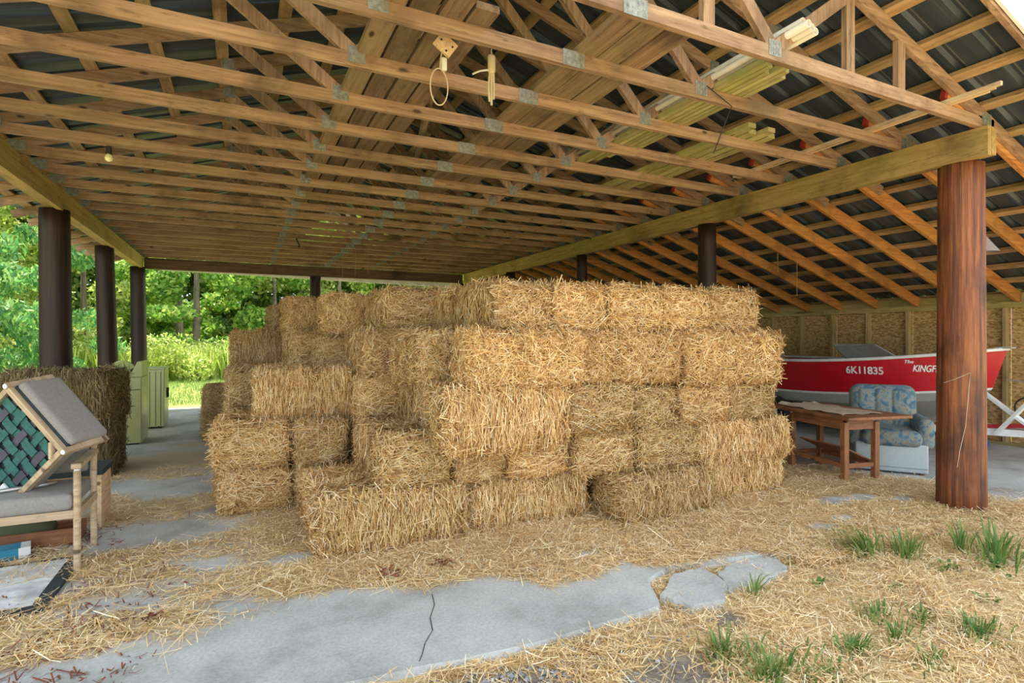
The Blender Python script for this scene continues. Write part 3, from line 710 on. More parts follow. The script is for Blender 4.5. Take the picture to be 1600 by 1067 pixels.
MB().bar((.22, .2, -.03), (.29, .28, -.03), .03, .02).build('corner_block', M['chairwood'], t); MB().bar((.2, -.28, -.02), (.28, -.2, -.02), .02, .04).build('corner_block', M['chairwood'], t)
MB().box((.2, .23, -.02), (.09, .05, .012)).build('paper_tag', M['white'], t)
t = thing('wooden_bench', 'low wooden bench end with a dark top behind the old chairs', 'bench', (-1.3, 5.35, 0))
MB().box((0, 0, .43), (.72, .4, .04)).build('top', M['dark'], t)
for x in (-.32, .32): MB().box((x, 0, .205), (.05, .34, .41)).build('side_panel', M['newstrip'], t)
MB().box((0, .12, .3), (.6, .02, .1)).build('rail', M['newstrip'], t)
t = thing('framed_panel', 'dirty white panel in a dark frame lying on the floor at left', 'panel', (-1.36, 4.12, .004))
MB().span((-.39,-.34,0), (.36,.36,.02)).build('sheet', plain('dirty_white_board', (.6,.62,.64), .6, 0, .35, 9), t)
for a, b in (((-.45,-.41,0),(.43,-.34,.018)), ((-.45,.36,0),(.43,.40,.018)), ((.36,-.34,0),(.43,.36,.018)), ((-.45,-.34,0),(-.39,.36,.018))): MB().span(a, b).build('frame_strip', M['dark'], t)
t = thing('carton', 'flat blue and white carton under the grey armchair', 'box', (-1.42, 4.72, .002), R(14))
MB().box((0,0,.035), (.22,.14,.07)).build('body', M['bluebox'], t); MB().box((.13,0,.035), (.06,.141,.069)).build('white_end', M['white'], t)
t = thing('wooden_crate', 'shallow brown wooden crate under the grey armchair', 'crate', (-1.33, 4.98, 0))
for a, b in (((-.3,-.12,0),(.3,-.1,.11)), ((-.3,.1,0),(.3,.12,.11)), ((-.3,-.1,0),(-.28,.1,.11)), ((.28,-.1,0),(.3,.1,.11)), ((-.28,-.1,0),(.28,.1,.015))): MB().span(a, b).build('board', M['table'][0], t)
o = MB().rbox((0,0,.09), (.34,.17,.15), .07).build('sack', M['sack'], None, True); o.location = (-1.35, 4.98, .016); tag(o, 'lumpy dark olive sack lying in the brown crate', 'sack')
o = MB().tube([(-1.42,4.40,.505),(-1.30,4.44,.51),(-1.14,4.50,.51),(-1.08,4.56,.508)], .013, 8).build('bent_pipe', M['steel'], None, True); tag(o, 'bent grey pipe lying on the grey chair seat', 'pipe')

# ------------------------------------------------------------------ table and things near it
tu = Vector((.21, .978, 0)); RZ = -math.atan2(.21, .978)
t = thing('work_table', 'red-brown wooden drop-leaf table with stretchers beside the straw stack', 'table', (5.47, 3.52, 0), RZ)
LG = [(0, 0), (.38, 0), (0, .72), (.38, .72)]
for x, y in LG: MB().box((x, y, .30), (.055, .055, .6)).build('leg', M['table'][2], t)
MB().box((.19, 0, .575), (.33, .022, .1)).build('apron', M['table'][0], t); MB().box((.19, .72, .575), (.33, .022, .1)).build('apron', M['table'][0], t)
for x in (0, .38): MB().box((x, .36, .575), (.022, .67, .1)).build('apron', M['table'][1], t)
for y in (0, .72): MB().box((.19, y, .16), (.33, .03, .045)).build('stretcher', M['table'][0], t)
for x in (0, .38): MB().box((x, .36, .16), (.03, .67, .045)).build('stretcher', M['table'][1], t)
MB().rbox((.33, .47, .645), (.80, 1.18, .035), .012).build('top', M['table'][1], t)
t = thing('cardboard_sheet', 'torn flat cardboard sheet lying on the red-brown table', 'cardboard', (5.47, 3.52, .664), RZ)
rg = random.Random(4); mb = MB(); nx, ny = 9, 14; V = []
for j in range(ny):
    for i in range(nx):
        ex = .03*math.sin(j*1.7) if i in (0, nx-1) else 0
        V.append((.02+.5*i/(nx-1)+ex, .05+.92*j/(ny-1)+(.02*math.sin(i*2.3) if j in (0, ny-1) else 0), .004+.012*abs(math.sin(i*.8+j*.5))+(.03 if j == ny-1 else 0)*rg.random()))
F = [(j*nx+i, j*nx+i+1, (j+1)*nx+i+1, (j+1)*nx+i) for j in range(ny-1) for i in range(nx-1)]
o = mb.add(V, F).build('sheet', M['cardboard'], t); md = o.modifiers.new('thickness', 'SOLIDIFY'); md.thickness = .004
t = thing('leaning_board', 'brown board resting slanted on the table stretchers', 'board', (5.47, 3.52, 0), RZ)
MB().bar((.03, .34, .34), (.37, .34, .19), .60, .014, (0,0,1)).build('sheet', M['table'][1], t)
o = MB().bar((5.62, 4.62, 0), (5.50, 4.50, .72), .05, .03).build('wooden_stake', M['chairwood']); tag(o, 'weathered wooden stake leaning behind the table', 'stake')

# armchair
def floral():
    m, nt, b = newmat('floral_blue_fabric'); v = coords(nt, (1,1,1), False)
    n = nd(nt, 'ShaderNodeTexNoise'); n.inputs['Scale'].default_value = 7; n.inputs['Detail'].default_value = 3; n.inputs['Distortion'].default_value = 2.2; nt.links.new(v, n.inputs['Vector'])
    r = ramp(nt, [(.3, (.06,.13,.19)), (.42, (.11,.19,.25)), (.5, (.2,.26,.28)), (.57, (.30,.27,.2)), (.63, (.12,.2,.23)), (.75, (.25,.3,.32))], n.outputs[0])
    nt.links.new(r.outputs[0], b.inputs['Base Color']); b.inputs['Roughness'].default_value = .9; return m
FL = floral(); SK = plain('pale_blue_skirt', (.45,.52,.54), .95, 0, .1, 90, .3)
t = thing('upholstered_armchair', 'faded blue floral armchair with pale skirt behind the table', 'chair', (6.52, 3.72, 0), math.atan2(-.61, -.79)+math.pi/2)
# local: front is -y
MB().rbox((0,0,.17), (.66,.64,.30), .02).build('skirt', SK, t, True)
MB().box((0,-.323,.07), (.64,.004,.006)).build('skirt_seam', M['galv'], t.children[0])
MB().rbox((0,-.05,.375), (.56,.64,.16), .07, None, 4, .03).build('seat_cushion', FL, t, True)
for x in (-.32, .32): MB().rbox((x,-.0,.43), (.15,.62,.33), .07, None, 4).build('arm', FL, t, True)
bk = MB(); V = []; nx = 15; nz = 12
Mt = Matrix.Rotation(R(-10), 3, 'X')
bk.rbox((0,.28,.62), (.66,.22,.58), .109, Mt, 6).build('backrest', FL, t, True)
bkr = [o for o in t.children if o.name.startswith('backrest')][-1]
for x in (-.165, 0, .165): MB().rbox((x, .205, .64), (.18, .10, .46), .048, Mt, 4).build('back_channel', FL, bkr, True)
for x in (-.28, .28):
    for y in (-.27, .27): MB().tube([(x,y,0),(x,y,.03)], .02, 8).build('foot', M['table'][2], t)

# ------------------------------------------------------------------ boat and trailer
bt = thing('boat', 'red and grey aluminium boat parked along the board wall', 'boat', (8.32, 3.35, 0))
ns = 26; LB = 4.6
def hw(t, k): return .80*(1-max(0, 1-t/2.1)**2.0)**.8*k
st = []
for i in range(ns+1):
    s_ = i/ns; 
    def row(stem, k, za, zb_):  # stem offset along y, half width factor, z stern, z bow
        tt = s_*LB; y = stem*(1-s_)**3+tt
        return (hw(tt+1e-6, k), y, za+(zb_-za)*max(0, 1-tt/2.6)**2)
    st.append([row(0, 1, 1.10, 1.31), row(.14, .95, .66, .84), row(.16, .94, .63, .81), row(.32, .86, .50, .70), row(.55, .02, .28, .46)])
def strip(a, b, m, nm, both=True):
    for sd in (-1, 1):
        V = [(sd*st[i][k][0], st[i][k][1], st[i][k][2]) for i in range(ns+1) for k in (a, b)]
        F = [(2*i, 2*i+1, 2*i+3, 2*i+2) if sd > 0 else (2*i, 2*i+2, 2*i+3, 2*i+1) for i in range(ns)]
        MB().add(V, F).build(nm, m, bt, True)
strip(0, 1, M['red'], 'red_side'); strip(1, 2, M['white'], 'white_stripe'); strip(2, 3, M['alu'], 'hull_side'); strip(3, 4, M['alu'], 'hull_bottom')
for sd in (-1, 1): MB().tube([(sd*p[0][0], p[0][1]-.01, p[0][2]+.012) for p in st], .022, 8).build('gunwale', M['white'], bt, True)
e = st[-1]; MB().add([(e[0][0],e[0][1],e[0][2]),(e[2][0],e[2][1],e[2][2]),(e[3][0],e[3][1],e[3][2]),(0,e[4][1],e[4][2]),(-e[3][0],e[3][1],e[3][2]),(-e[2][0],e[2][1],e[2][2]),(-e[0][0],e[0][1],e[0][2])], [(0,1,2,3,4,5,6)]).build('transom', M['alu'], bt)
V = [(sd*st[i][0][0]*.97, st[i][0][1], st[i][0][2]-.02) for i in range(9) for sd in (-1, 1)]; MB().add(V, [(2*i, 2*i+1, 2*i+3, 2*i+2) for i in range(8)]).build('foredeck', M['alu'], bt)
ws = MB().add([(-.62,1.55,1.14),(.62,1.55,1.14),(.5,1.85,1.34),(-.5,1.85,1.34)], [(0,1,2,3)]).build('windscreen', M['glass'], bt)
MB().tube([(-.62,1.55,1.14),(-.5,1.85,1.35),(.5,1.85,1.35),(.62,1.55,1.14)], .012, 8).build('windscreen_frame', M['steel'], ws)
MB().box((0,2.4,.95),(1.3,.28,.04)).build('bench', M['alu'], bt)
MB().box((0,.02,1.335),(.12,.16,.02)).build('bow_plate', M['alu'], bt)
MB().tube([(-.02,.0,.95),(-.02,-.14,.94),(-.02,-.2,.93)], .008, 6).build('bow_eye', M['steel'], bt)
def text(s, size, mat, name, parent, y, z, off, shear=0, sx=1):
    cu = bpy.data.curves.new(name, 'FONT'); cu.body = s; cu.size = size; cu.extrude = .002; cu.shear = shear; cu.offset = size*.018; cu.align_x = 'LEFT'
    tmp = bpy.data.objects.new('tmp', cu); C.objects.link(tmp); bpy.context.view_layer.update()
    me = bpy.data.meshes.new_from_object(tmp.evaluated_get(bpy.context.evaluated_depsgraph_get())); bpy.data.objects.remove(tmp)
    me.materials.clear(); me.materials.append(mat)
    # lay the letters on the curved flank
    for v in me.vertices:
        yy = y-v.co.x*sx; zz = z+v.co.y
        ys = [p[0][1] for p in st]; tops = [p[0] for p in st]; bots = [p[1] for p in st]
        xt = np.interp(yy, [p[1] for p in tops], [p[0] for p in tops]); xb = np.interp(yy, [p[1] for p in bots], [p[0] for p in bots])
        zt = np.interp(yy, [p[1] for p in tops], [p[2] for p in tops]); zb2 = np.interp(yy, [p[1] for p in bots], [p[2] for p in bots])
        f = (zz-zb2)/(zt-zb2); x = xb+(xt-xb)*f
        v.co = (-x-off-v.co.z, yy, zz)
    return obj(name, me, parent)
text('6K11835', .14, M['white'], 'registration_number', bt, 1.51, .965, .006, 0, .86)
text('The', .06, M['white'], 'small_lettering', bt, .86, 1.125, .006, .3)
text('KINGFISHER', .12, M['white'], 'name_lettering', bt, .78, 1.02, .006, .35, .6)
tr = thing('boat_trailer', 'white-railed boat trailer with red fittings under the boat', 'trailer', (8.32, 3.35, 0))
for x in (-.55, .55): MB().bar((x, .9, .30), (x, 4.6, .30), .06, .09).build('side_rail', M['white'], tr)
MB().bar((-.55, .9, .30), (0, -.3, .33), .06, .08).build('draw_rail', M['white'], tr); MB().bar((.55, .9, .30), (0, -.3, .33), .06, .08).build('draw_rail', M['white'], tr)
MB().bar((0, -.3, .33), (0, -1.2, .36), .08, .08).build('tongue', M['white'], tr)
for y in (1.2, 2.6, 4.2): MB().bar((-.55, y, .24), (.55, y, .24), .06, .06).build('cross_member', M['redend'], tr)
MB().bar((-.2, .45, .33), (.0, -.45, .46), .04, .05).build('red_brace', M['red'], tr)
for x in (-.74, .74):
    ty = MB().tube([(x-.07, 2.7, .28), (x+.07, 2.7, .28)], .28, 28).build('tyre', M['black'], tr, False); MB().tube([(x-.075, 2.7, .28), (x+.075, 2.7, .28)], .15, 20).build('wheel_rim', M['white'], ty)
    MB().bar((x*.75, .7, .42), (x*.75, 3.6, .42), .06, .05).build('bunk', M['chairwood'], tr)
    for y in (1.2, 2.6): MB().box((x*.75, y, .35), (.04,.04,.12)).build('bunk_bracket', M['steel'], tr)
MB().tube([(-.32, .35, 0), (-.32, .35, .42)], .04, 12).build('jack_tube', M['red'], tr); MB().tube([(-.32, .35, 0), (-.32, .35, .02)], .09, 16).build('jack_foot', M['redend'], tr)
MB().tube([(0, -.32, .35), (0, -.18, .72)], .03, 8).build('winch_post', M['black'], tr)
ring = [(0.0, -.2+.13*math.cos(a), .62+.13*math.sin(a)) for a in [i*math.pi/10 for i in range(21)]]; MB().tube(ring, .009, 6, False).build('winch_wheel', M['black'], tr)
for k, (a, b) in enumerate((((1536,612),(1640,690)), ((1556,678),(1632,604)))):
    pa = pix(*a, X=8.14-.035*k); pb = pix(*b, X=8.14-.035*k); o0 = Vector((8.32, 3.35, 0)); MB().bar(pa-o0, pb-o0, .03, .085, (1,0,0)).build('bow_brace', M['white'], tr)
o = thing('bucket', 'small bright blue plastic bucket on the floor under the boat bow', 'bucket', (pix(1537, 699, Z=.0).x, pix(1537, 699, Z=0).y, 0))
MB().tube([(0,0,0),(0,0,.10)], [.045,.055], 16).build('pail', M['blue'], o, True); MB().tube([(-.055,0,.09),(-.04,0,.13),(.04,0,.13),(.055,0,.09)], .004, 6).build('handle', M['steel'], o)

# ------------------------------------------------------------------ things stored on and hung from the trusses
ZT = BC+.046
def lum(name, label, m, x, y0, y1, w_, h_, z, group, dx=0):
    o = MB().bar((0, 0, h_/2), (dx, y1-y0, h_/2), w_, h_).build(name, m); o.location = (x, y0, z); return tag(o, label, 'board' if 'pipe' not in name else 'pipe', group)
for i, (x, w_, y0, y1) in enumerate(((1.98, .15, 2.46, 7.2), (2.15, .17, 2.5, 8.0), (2.34, .18, 2.44, 6.4))):
    lum('plank', ['dark wide plank over the trusses, left of three side by side','grey-brown wide plank over the trusses, middle of three','greenish wide plank over the trusses, right of three'][i], M['plank'], x, y0, y1, w_, .04, ZT, 'wide planks over the trusses', .06)
for i, x in enumerate((.74, .90, 1.07, 1.23)):
    lum('plank', 'brown plank over the trusses left of the ridge, %s from the left' % ORD[i], M['plank'], x, 2.5+.1*i, 8.2-.3*i, .14, .04, ZT, 'left planks over the trusses', -.02)
for i in range(6):
    lum('lumber_strip', 'mossy lumber strip over the trusses by the white pipes, %s from the left' % ORD[i], M['mossy'], 3.12+.055*i, 2.48+.07*(i%3), 4.9-.12*i, .045, .045, ZT, 'mossy lumber strips', .02)
for i in range(4):
    lum('lumber_strip', 'mossy short lumber over the trusses near the right beam, %s from the left' % ORD[i], M['mossy'], 3.95+.12*i, 3.35+.1*(i%2), 5.9-.2*i, .09, .04, ZT, 'mossy short lumber', .0)
for i in range(3):
    lum('wood_strip', 'long fresh pale wood strip poking out past the front truss, %s of three' % ['left','middle','right'][i], M['newstrip'], 4.885+.032*i, 2.0+.05*i, 4.5, .028, .03, ZT+.0, 'fresh wood strips', .12)
for i, (x, z) in enumerate(((3.08, .0), (3.14, .0), (3.20, .0), (3.11, .05), (3.17, .05))):
    o = MB().tube([(0,0,0),(.03,2.6,0)], .024, 14, False).build('plastic_pipe', M['pvc'], None, True); o.location = (x, 2.2+.02*i, ZT+.09+z); md = o.modifiers.new('wall', 'SOLIDIFY'); md.thickness = .005
    tag(o, ['white plastic pipe over the front truss, lower left of bundle','white plastic pipe over the front truss, lower middle of bundle','white plastic pipe over the front truss, lower right of bundle','white plastic pipe over the front truss, upper left of bundle','white plastic pipe over the front truss, upper right of bundle'][i], 'pipe', 'white pipe bundle')
o = MB().tube([(1.20,3.55,ZT+.12),(1.74,5.95,ZT+.1)], .035, 12).build('pole', M['plank'], None, True); tag(o, 'round pole lying slanted over the trusses near the centre', 'pole')
t = thing('junction_board', 'wooden board with hooks and a hanging wire loop on the trusses', 'fixture', pix(696, 78, Y=3.16))
MB().box((0,0,.03), (.12,.02,.1), Matrix.Rotation(R(35),3,'Y')).build('board', M['newstrip'], t)
for x, z in ((-.03,.05),(.04,.02),(0,-.01)): MB().tube([(x,-.01,z),(x,-.016,z)], .006, 8).build('screw', M['black'], t)
lp = [(-.03+.055*math.sin(a)-.01, 0, -.26-.14*math.cos(a)) for a in [i*math.pi/12 for i in range(1, 24)]]
MB().tube([(-.02,0,.0)]+[(p[0], p[1], p[2]) for p in lp][::-1][:0]+[(-.03,0,-.06),(-.035,0,-.12)], .004, 6).build('wire', M['rope'], t)
MB().tube([( -.04+.055*math.sin(a), 0, -.23-.11*math.cos(a)) for a in [i*math.pi/12 for i in range(25)]], .004, 6, False).build('wire_loop', M['rope'], t)
MB().rbox((-.01,0,-.09), (.035,.03,.08), .01).build('insulator', M['pvc'], t)
t = thing('hanging_pulley', 'old pulley with rope ends hanging beside the wire loop', 'pulley', pix(768, 125, Y=3.2))
MB().rbox((0,0,.1), (.05,.035,.12), .017).build('block', M['rope'], t, True)
for x, l in ((-.012,-.14),(.012,-.12),(.0,-.16)): MB().tube([(x,0,.05),(x*1.6,.005,-.05),(x*1.2,0,l)], .007, 6).build('rope_end', M['rope'], t)
MB().tube([(-.02,0,.06),(-.08,0,.04),(-.13,0,.01)], .006, 6).build('hook', M['pvc'], t); MB().tube([(0,0,.16),(0,0,.24)], .003, 6).build('hanger', M['rope'], t)
t = thing('bulb_holder', 'bare pale bulb in a dark socket hanging at the left trusses', 'lamp', pix(170, 247, Z=3.06))
MB().tube([(0,0,.035),(0,0,.10)], .024, 12).build('socket', M['black'], t); MB().tube([(0,0,-.03),(0,0,-.02),(0,0,.0),(0,0,.02),(0,0,.04)], [.012,.026,.032,.026,.015], 14).build('bulb', M['bulb'], t, True)
MB().tube([(0,0,.10),(.01,0,.2)], .004, 6).build('cord', M['black'], t)
t = thing('barn_lamp', 'metal cone-shaded lamp on a bent arm fixed to the right post', 'lamp', (5.745, 2.60, 2.08))
MB().rbox((0,0,0), (.05,.05,.14), .015).build('mount_box', M['galv'], t); MB().tube([(0,0,.07),(.06,.0,.17),(.13,0,.27),(.2,0,.3),(.25,.0,.27)], .014, 10).build('arm', M['lampshade'], t, True)
MB().tube([(.25,0,.29),(.25,0,.26),(.25,0,.14)], [.03,.05,.13], 24, False).build('shade', M['lampshade'], t, True); MB().tube([(.25,0,.20),(.25,0,.12)], [.02,.03], 12).build('bulb', M['bulb'], t, True)
def twine(px, py0, py1, X=None, Y=None, label=''):
    a = pix(px, py0, X=X, Y=Y); b = pix(px, py1, X=X, Y=Y); o = MB().tube([a, (a+b)/2+Vector((.006,0,0)), b], .003, 5).build('hanging_twine', M['twine']); tag(o, label, 'twine', 'hanging twines')
for px, a, b, Y, lab in ((1245,400,462,5.42,'left of two long twines hanging from the lean-to rafters'),(1215,395,425,5.42,'short twine hanging from the lean-to rafters'),(535,360,437,11.5,'orange twine hanging near the far end, left one'),(555,365,432,11.5,'orange twine hanging near the far end, middle one'),(575,368,428,11.5,'orange twine hanging near the far end, right one')): twine(px, a, b, None, Y, lab)
t = thing('hanging_hook', 'small black hook hanging under the far trusses', 'hook', pix(463, 372, Z=3.17)); MB().tube([(0,0,0),(.02,0,-.06),(.05,0,-.12),(.03,0,-.16)], .012, 8).build('hook', M['black'], t)
o = MB().tube([pix(1100,137,Y=2.98)+Vector((0,-.03,0)), pix(1135,170,Y=2.98)+Vector((0,-.05,0)), pix(1128,205,Y=3.0), pix(1115,240,Y=3.1)], .004, 6).build('loose_cable', M['black']); tag(o, 'thin black cable dangling from the second truss', 'cable')
# wire on the right post
def onpost(px, py):
    u = Vector((-.909,-.418,0)); rt = Vector((.418,-.909,0)); off = (px-1499)/FPX*4.75; k = math.sqrt(max(0, .172**2-off*off)); p = Vector((5.57,2.56,0))+u*(k+.004)+rt*off; p.z = EYE+(528.3-py)/FPX*(p.x*math.sin(TH)+p.y*math.cos(TH)); return p
o = MB().tube([onpost(*q) for q in ((1478,598),(1492,592),(1510,582),(1508,600),(1507,620),(1504,665),(1497,705),(1494,730))], .0018, 6).build('post_wire', M['pvc']); tag(o, 'pale thin wire stapled down the red-brown post', 'wire')

# ------------------------------------------------------------------ debris and plants in the yard
def leafclump(x, y, label, n=26, r=.06, seed=1):
    rg = random.Random(seed); mb = MB()
    for i in range(n):
        c = Vector((rg.gauss(0, r*.6), rg.gauss(0, r*.6), .012+abs(rg.gauss(0, .012)))); Mx = Euler((rg.uniform(-.7,.7), rg.uniform(-.7,.7), rg.uniform(0,6.3))).to_matrix()
        mb.add([c+Mx @ Vector(p)*rg.uniform(.6,1.2) for p in ((-.022,0,0),(0,-.011,.005),(.022,0,.004),(0,.011,.005))], [(0,1,2,3)])
    o = mb.build('dead_leaves', M['deadleaf']); o.location = (x, y, .012); tag(o, label, 'leaves', 'dead leaf clumps')
for i, (px, py, lab) in enumerate(((604,902,'larger clump of red-brown dead leaves on the floor straw'),(690,886,'smaller clump of red-brown dead leaves on the floor straw'),(233,973,'red-brown dead leaf clump on bare concrete at left'))):
    p = pix(px, py, Z=0); leafclump(p.x, p.y, lab, 26-6*i, .06-.012*i, i)
def tuft(px, py, n, h, lean, spread, label, seed, broad=False):
    p = pix(px, py, Z=-.04); rg = np.random.default_rng(seed); V = []; F = []
    for i in range(int(n*1.1)):
        a = rg.uniform(0, 6.28); rr = abs(rg.normal(0, spread)); b = np.array([rr*np.cos(a), rr*np.sin(a)*.7, 0]); hh = .95*h*rg.uniform(.45, 1.1)
        d = np.array([np.cos(a), np.sin(a), 0])*rg.uniform(.1, .7)+np.array([lean[0], lean[1], 0]); w_ = (.012 if broad else .0035)*rg.uniform(.7, 1.3); sd = np.array([-d[1], d[0], 0]); sd = sd/(np.linalg.norm(sd)+1e-6)*w_
        k = len(V); q = [b, b+d*hh*.25+np.array([0,0,hh*.5]), b+d*hh*.7+np.array([0,0,hh*.85])]
        tip = b+d*hh*1.2+np.array([0,0,hh*.9])
        V += [q[0]-sd, q[0]+sd, q[1]-sd*1.2, q[1]+sd*1.2, q[2]-sd*.8, q[2]+sd*.8, tip-sd*.1, tip+sd*.1]
        F += [(k,k+1,k+3,k+2),(k+2,k+3,k+5,k+4),(k+4,k+5,k+7,k+6)]
    o = obj('weed' if broad else 'grass_tuft', npmesh('tuft', V, F, M['grass'])); o.location = (p.x, p.y, float(yz(p.x, p.y))-.005 if p.y < slab_edge(p.x) else 0.0); tag(o, label, 'grass' if not broad else 'weed', 'green plants in the yard', 'stuff' if spread >= .07 else None)
for i, a in enumerate((
 (1350,868,110,.24,(-.7,.1),.07,'long green grass tuft leaning left in the yard straw',),(1415,870,70,.2,(.1,0),.08,'upright green grass tuft just right of the leaning one'),
 (1560,868,160,.22,(0,0),.16,'wide green grass patch at the right edge of the yard'),(1500,858,30,.25,(0,.1),.05,'thin tall grass tuft left of the wide green patch'),
 (1178,928,24,.13,(.3,.1),.03,'small yellow-green grass tuft beside the broken slab'),(1128,1020,90,.11,(0,0),.09,'low green grass tuft nearest the slab corner dirt'),
 (1205,1052,160,.12,(0,0),.13,'low green grass patch at the bottom middle of the yard'),(1330,1012,80,.08,(.2,0),.08,'low green tuft in the middle of the yard'),
 (1370,958,60,.1,(0,0),.07,'dry thin tuft above the middle yard tuft'),(1400,990,70,.08,(0,0),.07,'olive tuft right of the middle yard tuft'),
 (1440,965,50,.09,(0,0),.06,'small olive tuft left of the round one'),(1527,988,120,.1,(0,0),.07,'round olive grass tuft at the lower right'),(1455,1030,60,.07,(0,0),.09,'sparse low tuft near the bottom right'),(1290,1050,70,.07,(0,0),.1,'sparse green tuft at the bottom edge'))): tuft(*a, 40+i)
for i, a in enumerate(((1548,936,14,.06,(0,0),.05,'broad-leaved weed by itself at the right'),(1480,886,26,.06,(0,0),.07,'broad-leaved weed cluster below the wide grass patch'),(1278,916,9,.07,(0,0),.03,'little broad-leaved weed left of centre'),(1395,918,7,.05,(0,0),.03,'tiny broad-leaved weed in the straw'),(1560,885,26,.07,(0,0),.1,'broad-leaved weeds under the wide grass patch'))): tuft(*a, 70+i, True)
# gravel by the slab edge
rg = random.Random(12); mb = MB()
for i in range(420):
    x = rg.gauss(1.0, .42); y = 2.16+rg.gauss(0, .09)-.06*(x-1); r_ = rg.uniform(.006, .017)
    if y > slab_edge(x)-.05: continue
    c = Vector((x, y, float(yz(x, y))+r_*.4)); V = [c+Vector((a*rg.uniform(.7,1.2), b*rg.uniform(.7,1.2), d*.7))*r_ for a, b, d in ((1,0,0),(0,1,0),(-1,0,0),(0,-1,0),(0,0,1),(0,0,-1))]
    mb.add(V, [(0,1,4),(1,2,4),(2,3,4),(3,0,4),(1,0,5),(2,1,5),(3,2,5),(0,3,5)])
o = mb.build('gravel', plain('grey_gravel', (.33,.33,.34), .9, 0, .4, 30)); tag(o, 'grey gravel on bare dirt along the slab front edge', 'gravel', kind='stuff')

# ------------------------------------------------------------------ trees and undergrowth
def leafcloud(name, n, clusters, size, m, seed, droop=0, aspect=.6):
    rg = np.random.default_rng(seed); cl = np.array(clusters, float); wgt = (cl[:, 3]*cl[:, 4])**1.0; idx = rg.choice(len(cl), n, p=wgt/wgt.sum())
    d = rg.normal(0, 1, (n, 3)); d /= np.linalg.norm(d, axis=1)[:, None]; rad = rg.uniform(.55, 1.05, n)
    P = cl[idx, :3]+d*rad[:, None]*np.stack([cl[idx, 3], cl[idx, 3], cl[idx, 4]], 1)
    D = rg.normal(0, 1, (n, 3)); D[:, 2] -= droop; D /= np.linalg.norm(D, axis=1)[:, None]; N_ = d+rg.normal(0, .6, (n, 3))+np.array([0,0,.5]); N_ -= D*(N_*D).sum(1)[:, None]; N_ /= np.linalg.norm(N_, axis=1)[:, None]
    S_ = np.cross(D, N_); L = size*rg.uniform(.6, 1.4, n); a = (D*L[:, None]/2); b = S_*(L*aspect/2)[:, None]
    V = np.stack([P-a, P+b+a*.1, P+a, P-b+a*.1], 1).reshape(-1, 3); F = np.arange(4*n).reshape(-1, 4)
    return npmesh(name, V, F, m)
def broad(seed, R_, H0, H1, n, m, size=.22):
    rg = random.Random(seed); cl = []
    for i in range(26):
        a = rg.uniform(0, 6.28); z = rg.uniform(H0, H1); f = math.sin(math.pi*min(1, max(.08, (z-H0)/(H1-H0)*.8+.18))); r = R_*f*rg.uniform(.2, 1)
        cl.append((r*math.cos(a), r*math.sin(a), z, rg.uniform(.55, 1.1)*R_*.32, rg.uniform(.4, .8)*R_*.3))
    return leafcloud('crown', n, cl, size, m, seed)
CROWN = [broad(1, 3.2, .9, 8.5, 14000, M['leaf']), broad(2, 3.4, .3, 9.5, 14000, M['leaf2'], .2), broad(3, 3.0, 1.2, 9, 14000, M['leaf'], .24), broad(4, 2.8, .2, 7, 8000, M['leaf2'], .18)]
def cedar_mesh(seed, n=11000):
    rg = np.random.default_rng(seed); P = []; 
    cl = []
    for i in range(46):
        z = rg.uniform(.3, 8.5); rr = 2.3*(1-z/10.5); a = rg.uniform(0, 6.28); k = rg.uniform(.35, 1)
        cl.append((rr*k*math.cos(a), rr*k*math.sin(a), z-.35*k, .45*(1-z/14)+.1, .3))
    return leafcloud('crown', n, cl, .17, M['cedar'], seed, 1.4, .35)
CEDAR = [cedar_mesh(11), cedar_mesh(12)]
def tree(name, label, crown, x, y, sc, rz, trunks=((0, 0),), tr_r=.14, th=6, group='trees beyond the shed'):
    t = thing(name, label, 'tree', (x, y, -.13), R(rz), group); c = obj('crown', crown, t); c.scale = (sc,)*3
    for dx, dy in trunks: MB().tube([(dx, dy, 0), (dx*1.15+.05, dy, th*.4), (dx*1.3, dy+.1, th)], [tr_r, tr_r*.8, tr_r*.4], 10).build('trunk', M['bark'], t, True)
    return t
tree('cedar_tree', 'drooping green cedar filling the far left edge', CEDAR[0], -5.0, 14.6, 1.0, 20)
tree('cedar_tree', 'green cedar between the first and second left posts', CEDAR[1], -4.6, 19.4, 1.0, 140)
tree('cedar_tree', 'cedar behind the nearest left post', CEDAR[1], -7.4, 18.6, 1.15, 250)
tree('maple_tree', 'green maple with two dark trunks beyond the far left corner post', CROWN[0], -2.2, 30, 1.0, 0, ((-.35, 0), (.25, .1)), .2)
FT = [(-5.8,28,1,1,'yellow-green tree left of the two-trunk maple'),(1.6,31,2,1.05,'green tree right of the two-trunk maple'),(5.2,33,1,1.1,'pale tree behind the middle far post'),(9.5,34,0,1.2,'green tree beyond the far end beam at right'),(-9.5,27,3,1.2,'yellow-green tree behind the second left post'),(-13.5,24,1,1.1,'tall pale tree behind the cedars'),(-12,18,2,1.0,'green tree behind the left cedar'),(-4,36,2,1.3,'tall tree at the back of the wood, left of centre'),(3.5,38,1,1.4,'tall tree at the back of the wood, centre'),(-9,35,1,1.3,'tall tree at the back of the wood, left'),(13.5,36,2,1.3,'tree at the far right beyond the straw stack'),(-17,30,0,1.3,'tree at the far left of the wood')]
for i, (x, y, c, sc, lab) in enumerate(FT): tree('leafy_tree', lab, CROWN[c], x, y, sc, i*67, ((0,0),), .15)
M['leafd'] = leaf_mat('wood_leaf', [(0, (.07,.17,.03)), (.6, (.25,.4,.08)), (1, (.6,.65,.2))])
rgd = random.Random(77); DENSE = leafcloud('crown', 16000, [(rgd.gauss(0, 1.3), rgd.gauss(0, 1.0), rgd.uniform(.3, 11), 1.2, 1.2) for _ in range(44)], .34, M['leafd'], 91)
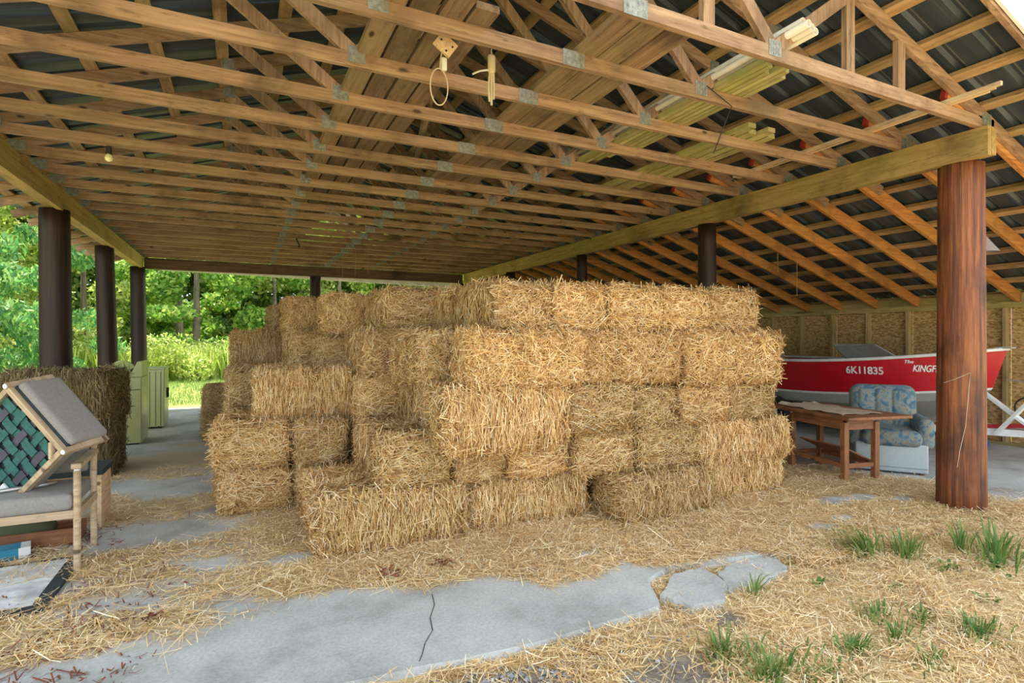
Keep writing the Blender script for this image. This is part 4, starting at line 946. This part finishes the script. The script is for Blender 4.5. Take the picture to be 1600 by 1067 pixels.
for i in range(16):
    tree('wood_tree', 'dense dark tree in the back row of the wood, %s from the left' % ORD[i], DENSE, -27+i*3.1, 42+1.5*math.sin(i*1.9), 1.1, i*53, group='back row of the wood')
for i in range(6):
    tree('wood_tree', 'dense dark tree beyond the cedars on the left, %s from the shed front' % ORD[i], DENSE, -13.5-.6*math.sin(i*2), 9.5+i*3.2, 1.0, i*71, group='left row of the wood')
t = thing('pale_trunk', 'pale bare trunk standing among the trees between the left posts', 'tree', (pix(163, 500, Y=22).x, 22, -.13)); MB().tube([(0,0,0),(.1,0,4),(.05,0,9)], [.17,.14,.08], 12).build('trunk', plain('pale_bark', (.55,.42,.36), .9, 0, .3, 5), t, True)
# undergrowth: bushes
rgb = random.Random(5)
BUSH = [leafcloud('foliage', 5000, [(rgb.gauss(0,.9), rgb.gauss(0,.6), rgb.uniform(.3,1.1), .55, .5) for _ in range(9)], .12, M['leaf2'], 60+i, 0, .4) for i in range(2)]
for i in range(14):
    x = -17+i*1.9; y = 25.5+1.2*math.sin(i*2.1)
    o = obj('bush', BUSH[i%2]); o.location = (x, y, -.13); o.rotation_euler = (0,0,i*1.3); o.scale = (1.1,1.1,1.15)
    tag(o, 'sunlit yellow-green bush at the wood edge, %s from the left' % ORD[i], 'bush', 'bushes at the wood edge')
rg = np.random.default_rng(8)
def blades(n, x0, x1, y0, y1, h, seed, m):
    rg = np.random.default_rng(seed); X = rg.uniform(x0, x1, n); Y = rg.uniform(y0, y1, n); hh = h*rg.uniform(.5, 1.3, n); a = rg.uniform(0, 6.28, n); w_ = h*.06
    b = np.stack([X, Y, np.full(n, -.13)], 1); s_ = np.stack([np.cos(a), np.sin(a), 0*a], 1)*w_; tip = b+np.stack([rg.normal(0,.25,n)*hh, rg.normal(0,.25,n)*hh, hh], 1)
    V = np.stack([b-s_, b+s_, tip], 1).reshape(-1, 3); return npmesh('grass', V, np.arange(3*n).reshape(-1, 3), m)
o = obj('meadow_grass', blades(45000, -16, 4, 15, 25, .12, 1, M['grass'])); tag(o, 'short mown meadow grass beyond the far end of the shed', 'grass', kind='stuff')
o = obj('tall_grass', blades(30000, -18, 8, 23.5, 28, 1.1, 2, M['leaf2'])); tag(o, 'tall pale grass along the edge of the wood', 'grass', kind='stuff')
o = obj('side_grass', blades(40000, -14, -3.4, 4, 16, .3, 3, M['grass'])); tag(o, 'rough green grass left of the shed under the cedars', 'grass', kind='stuff')
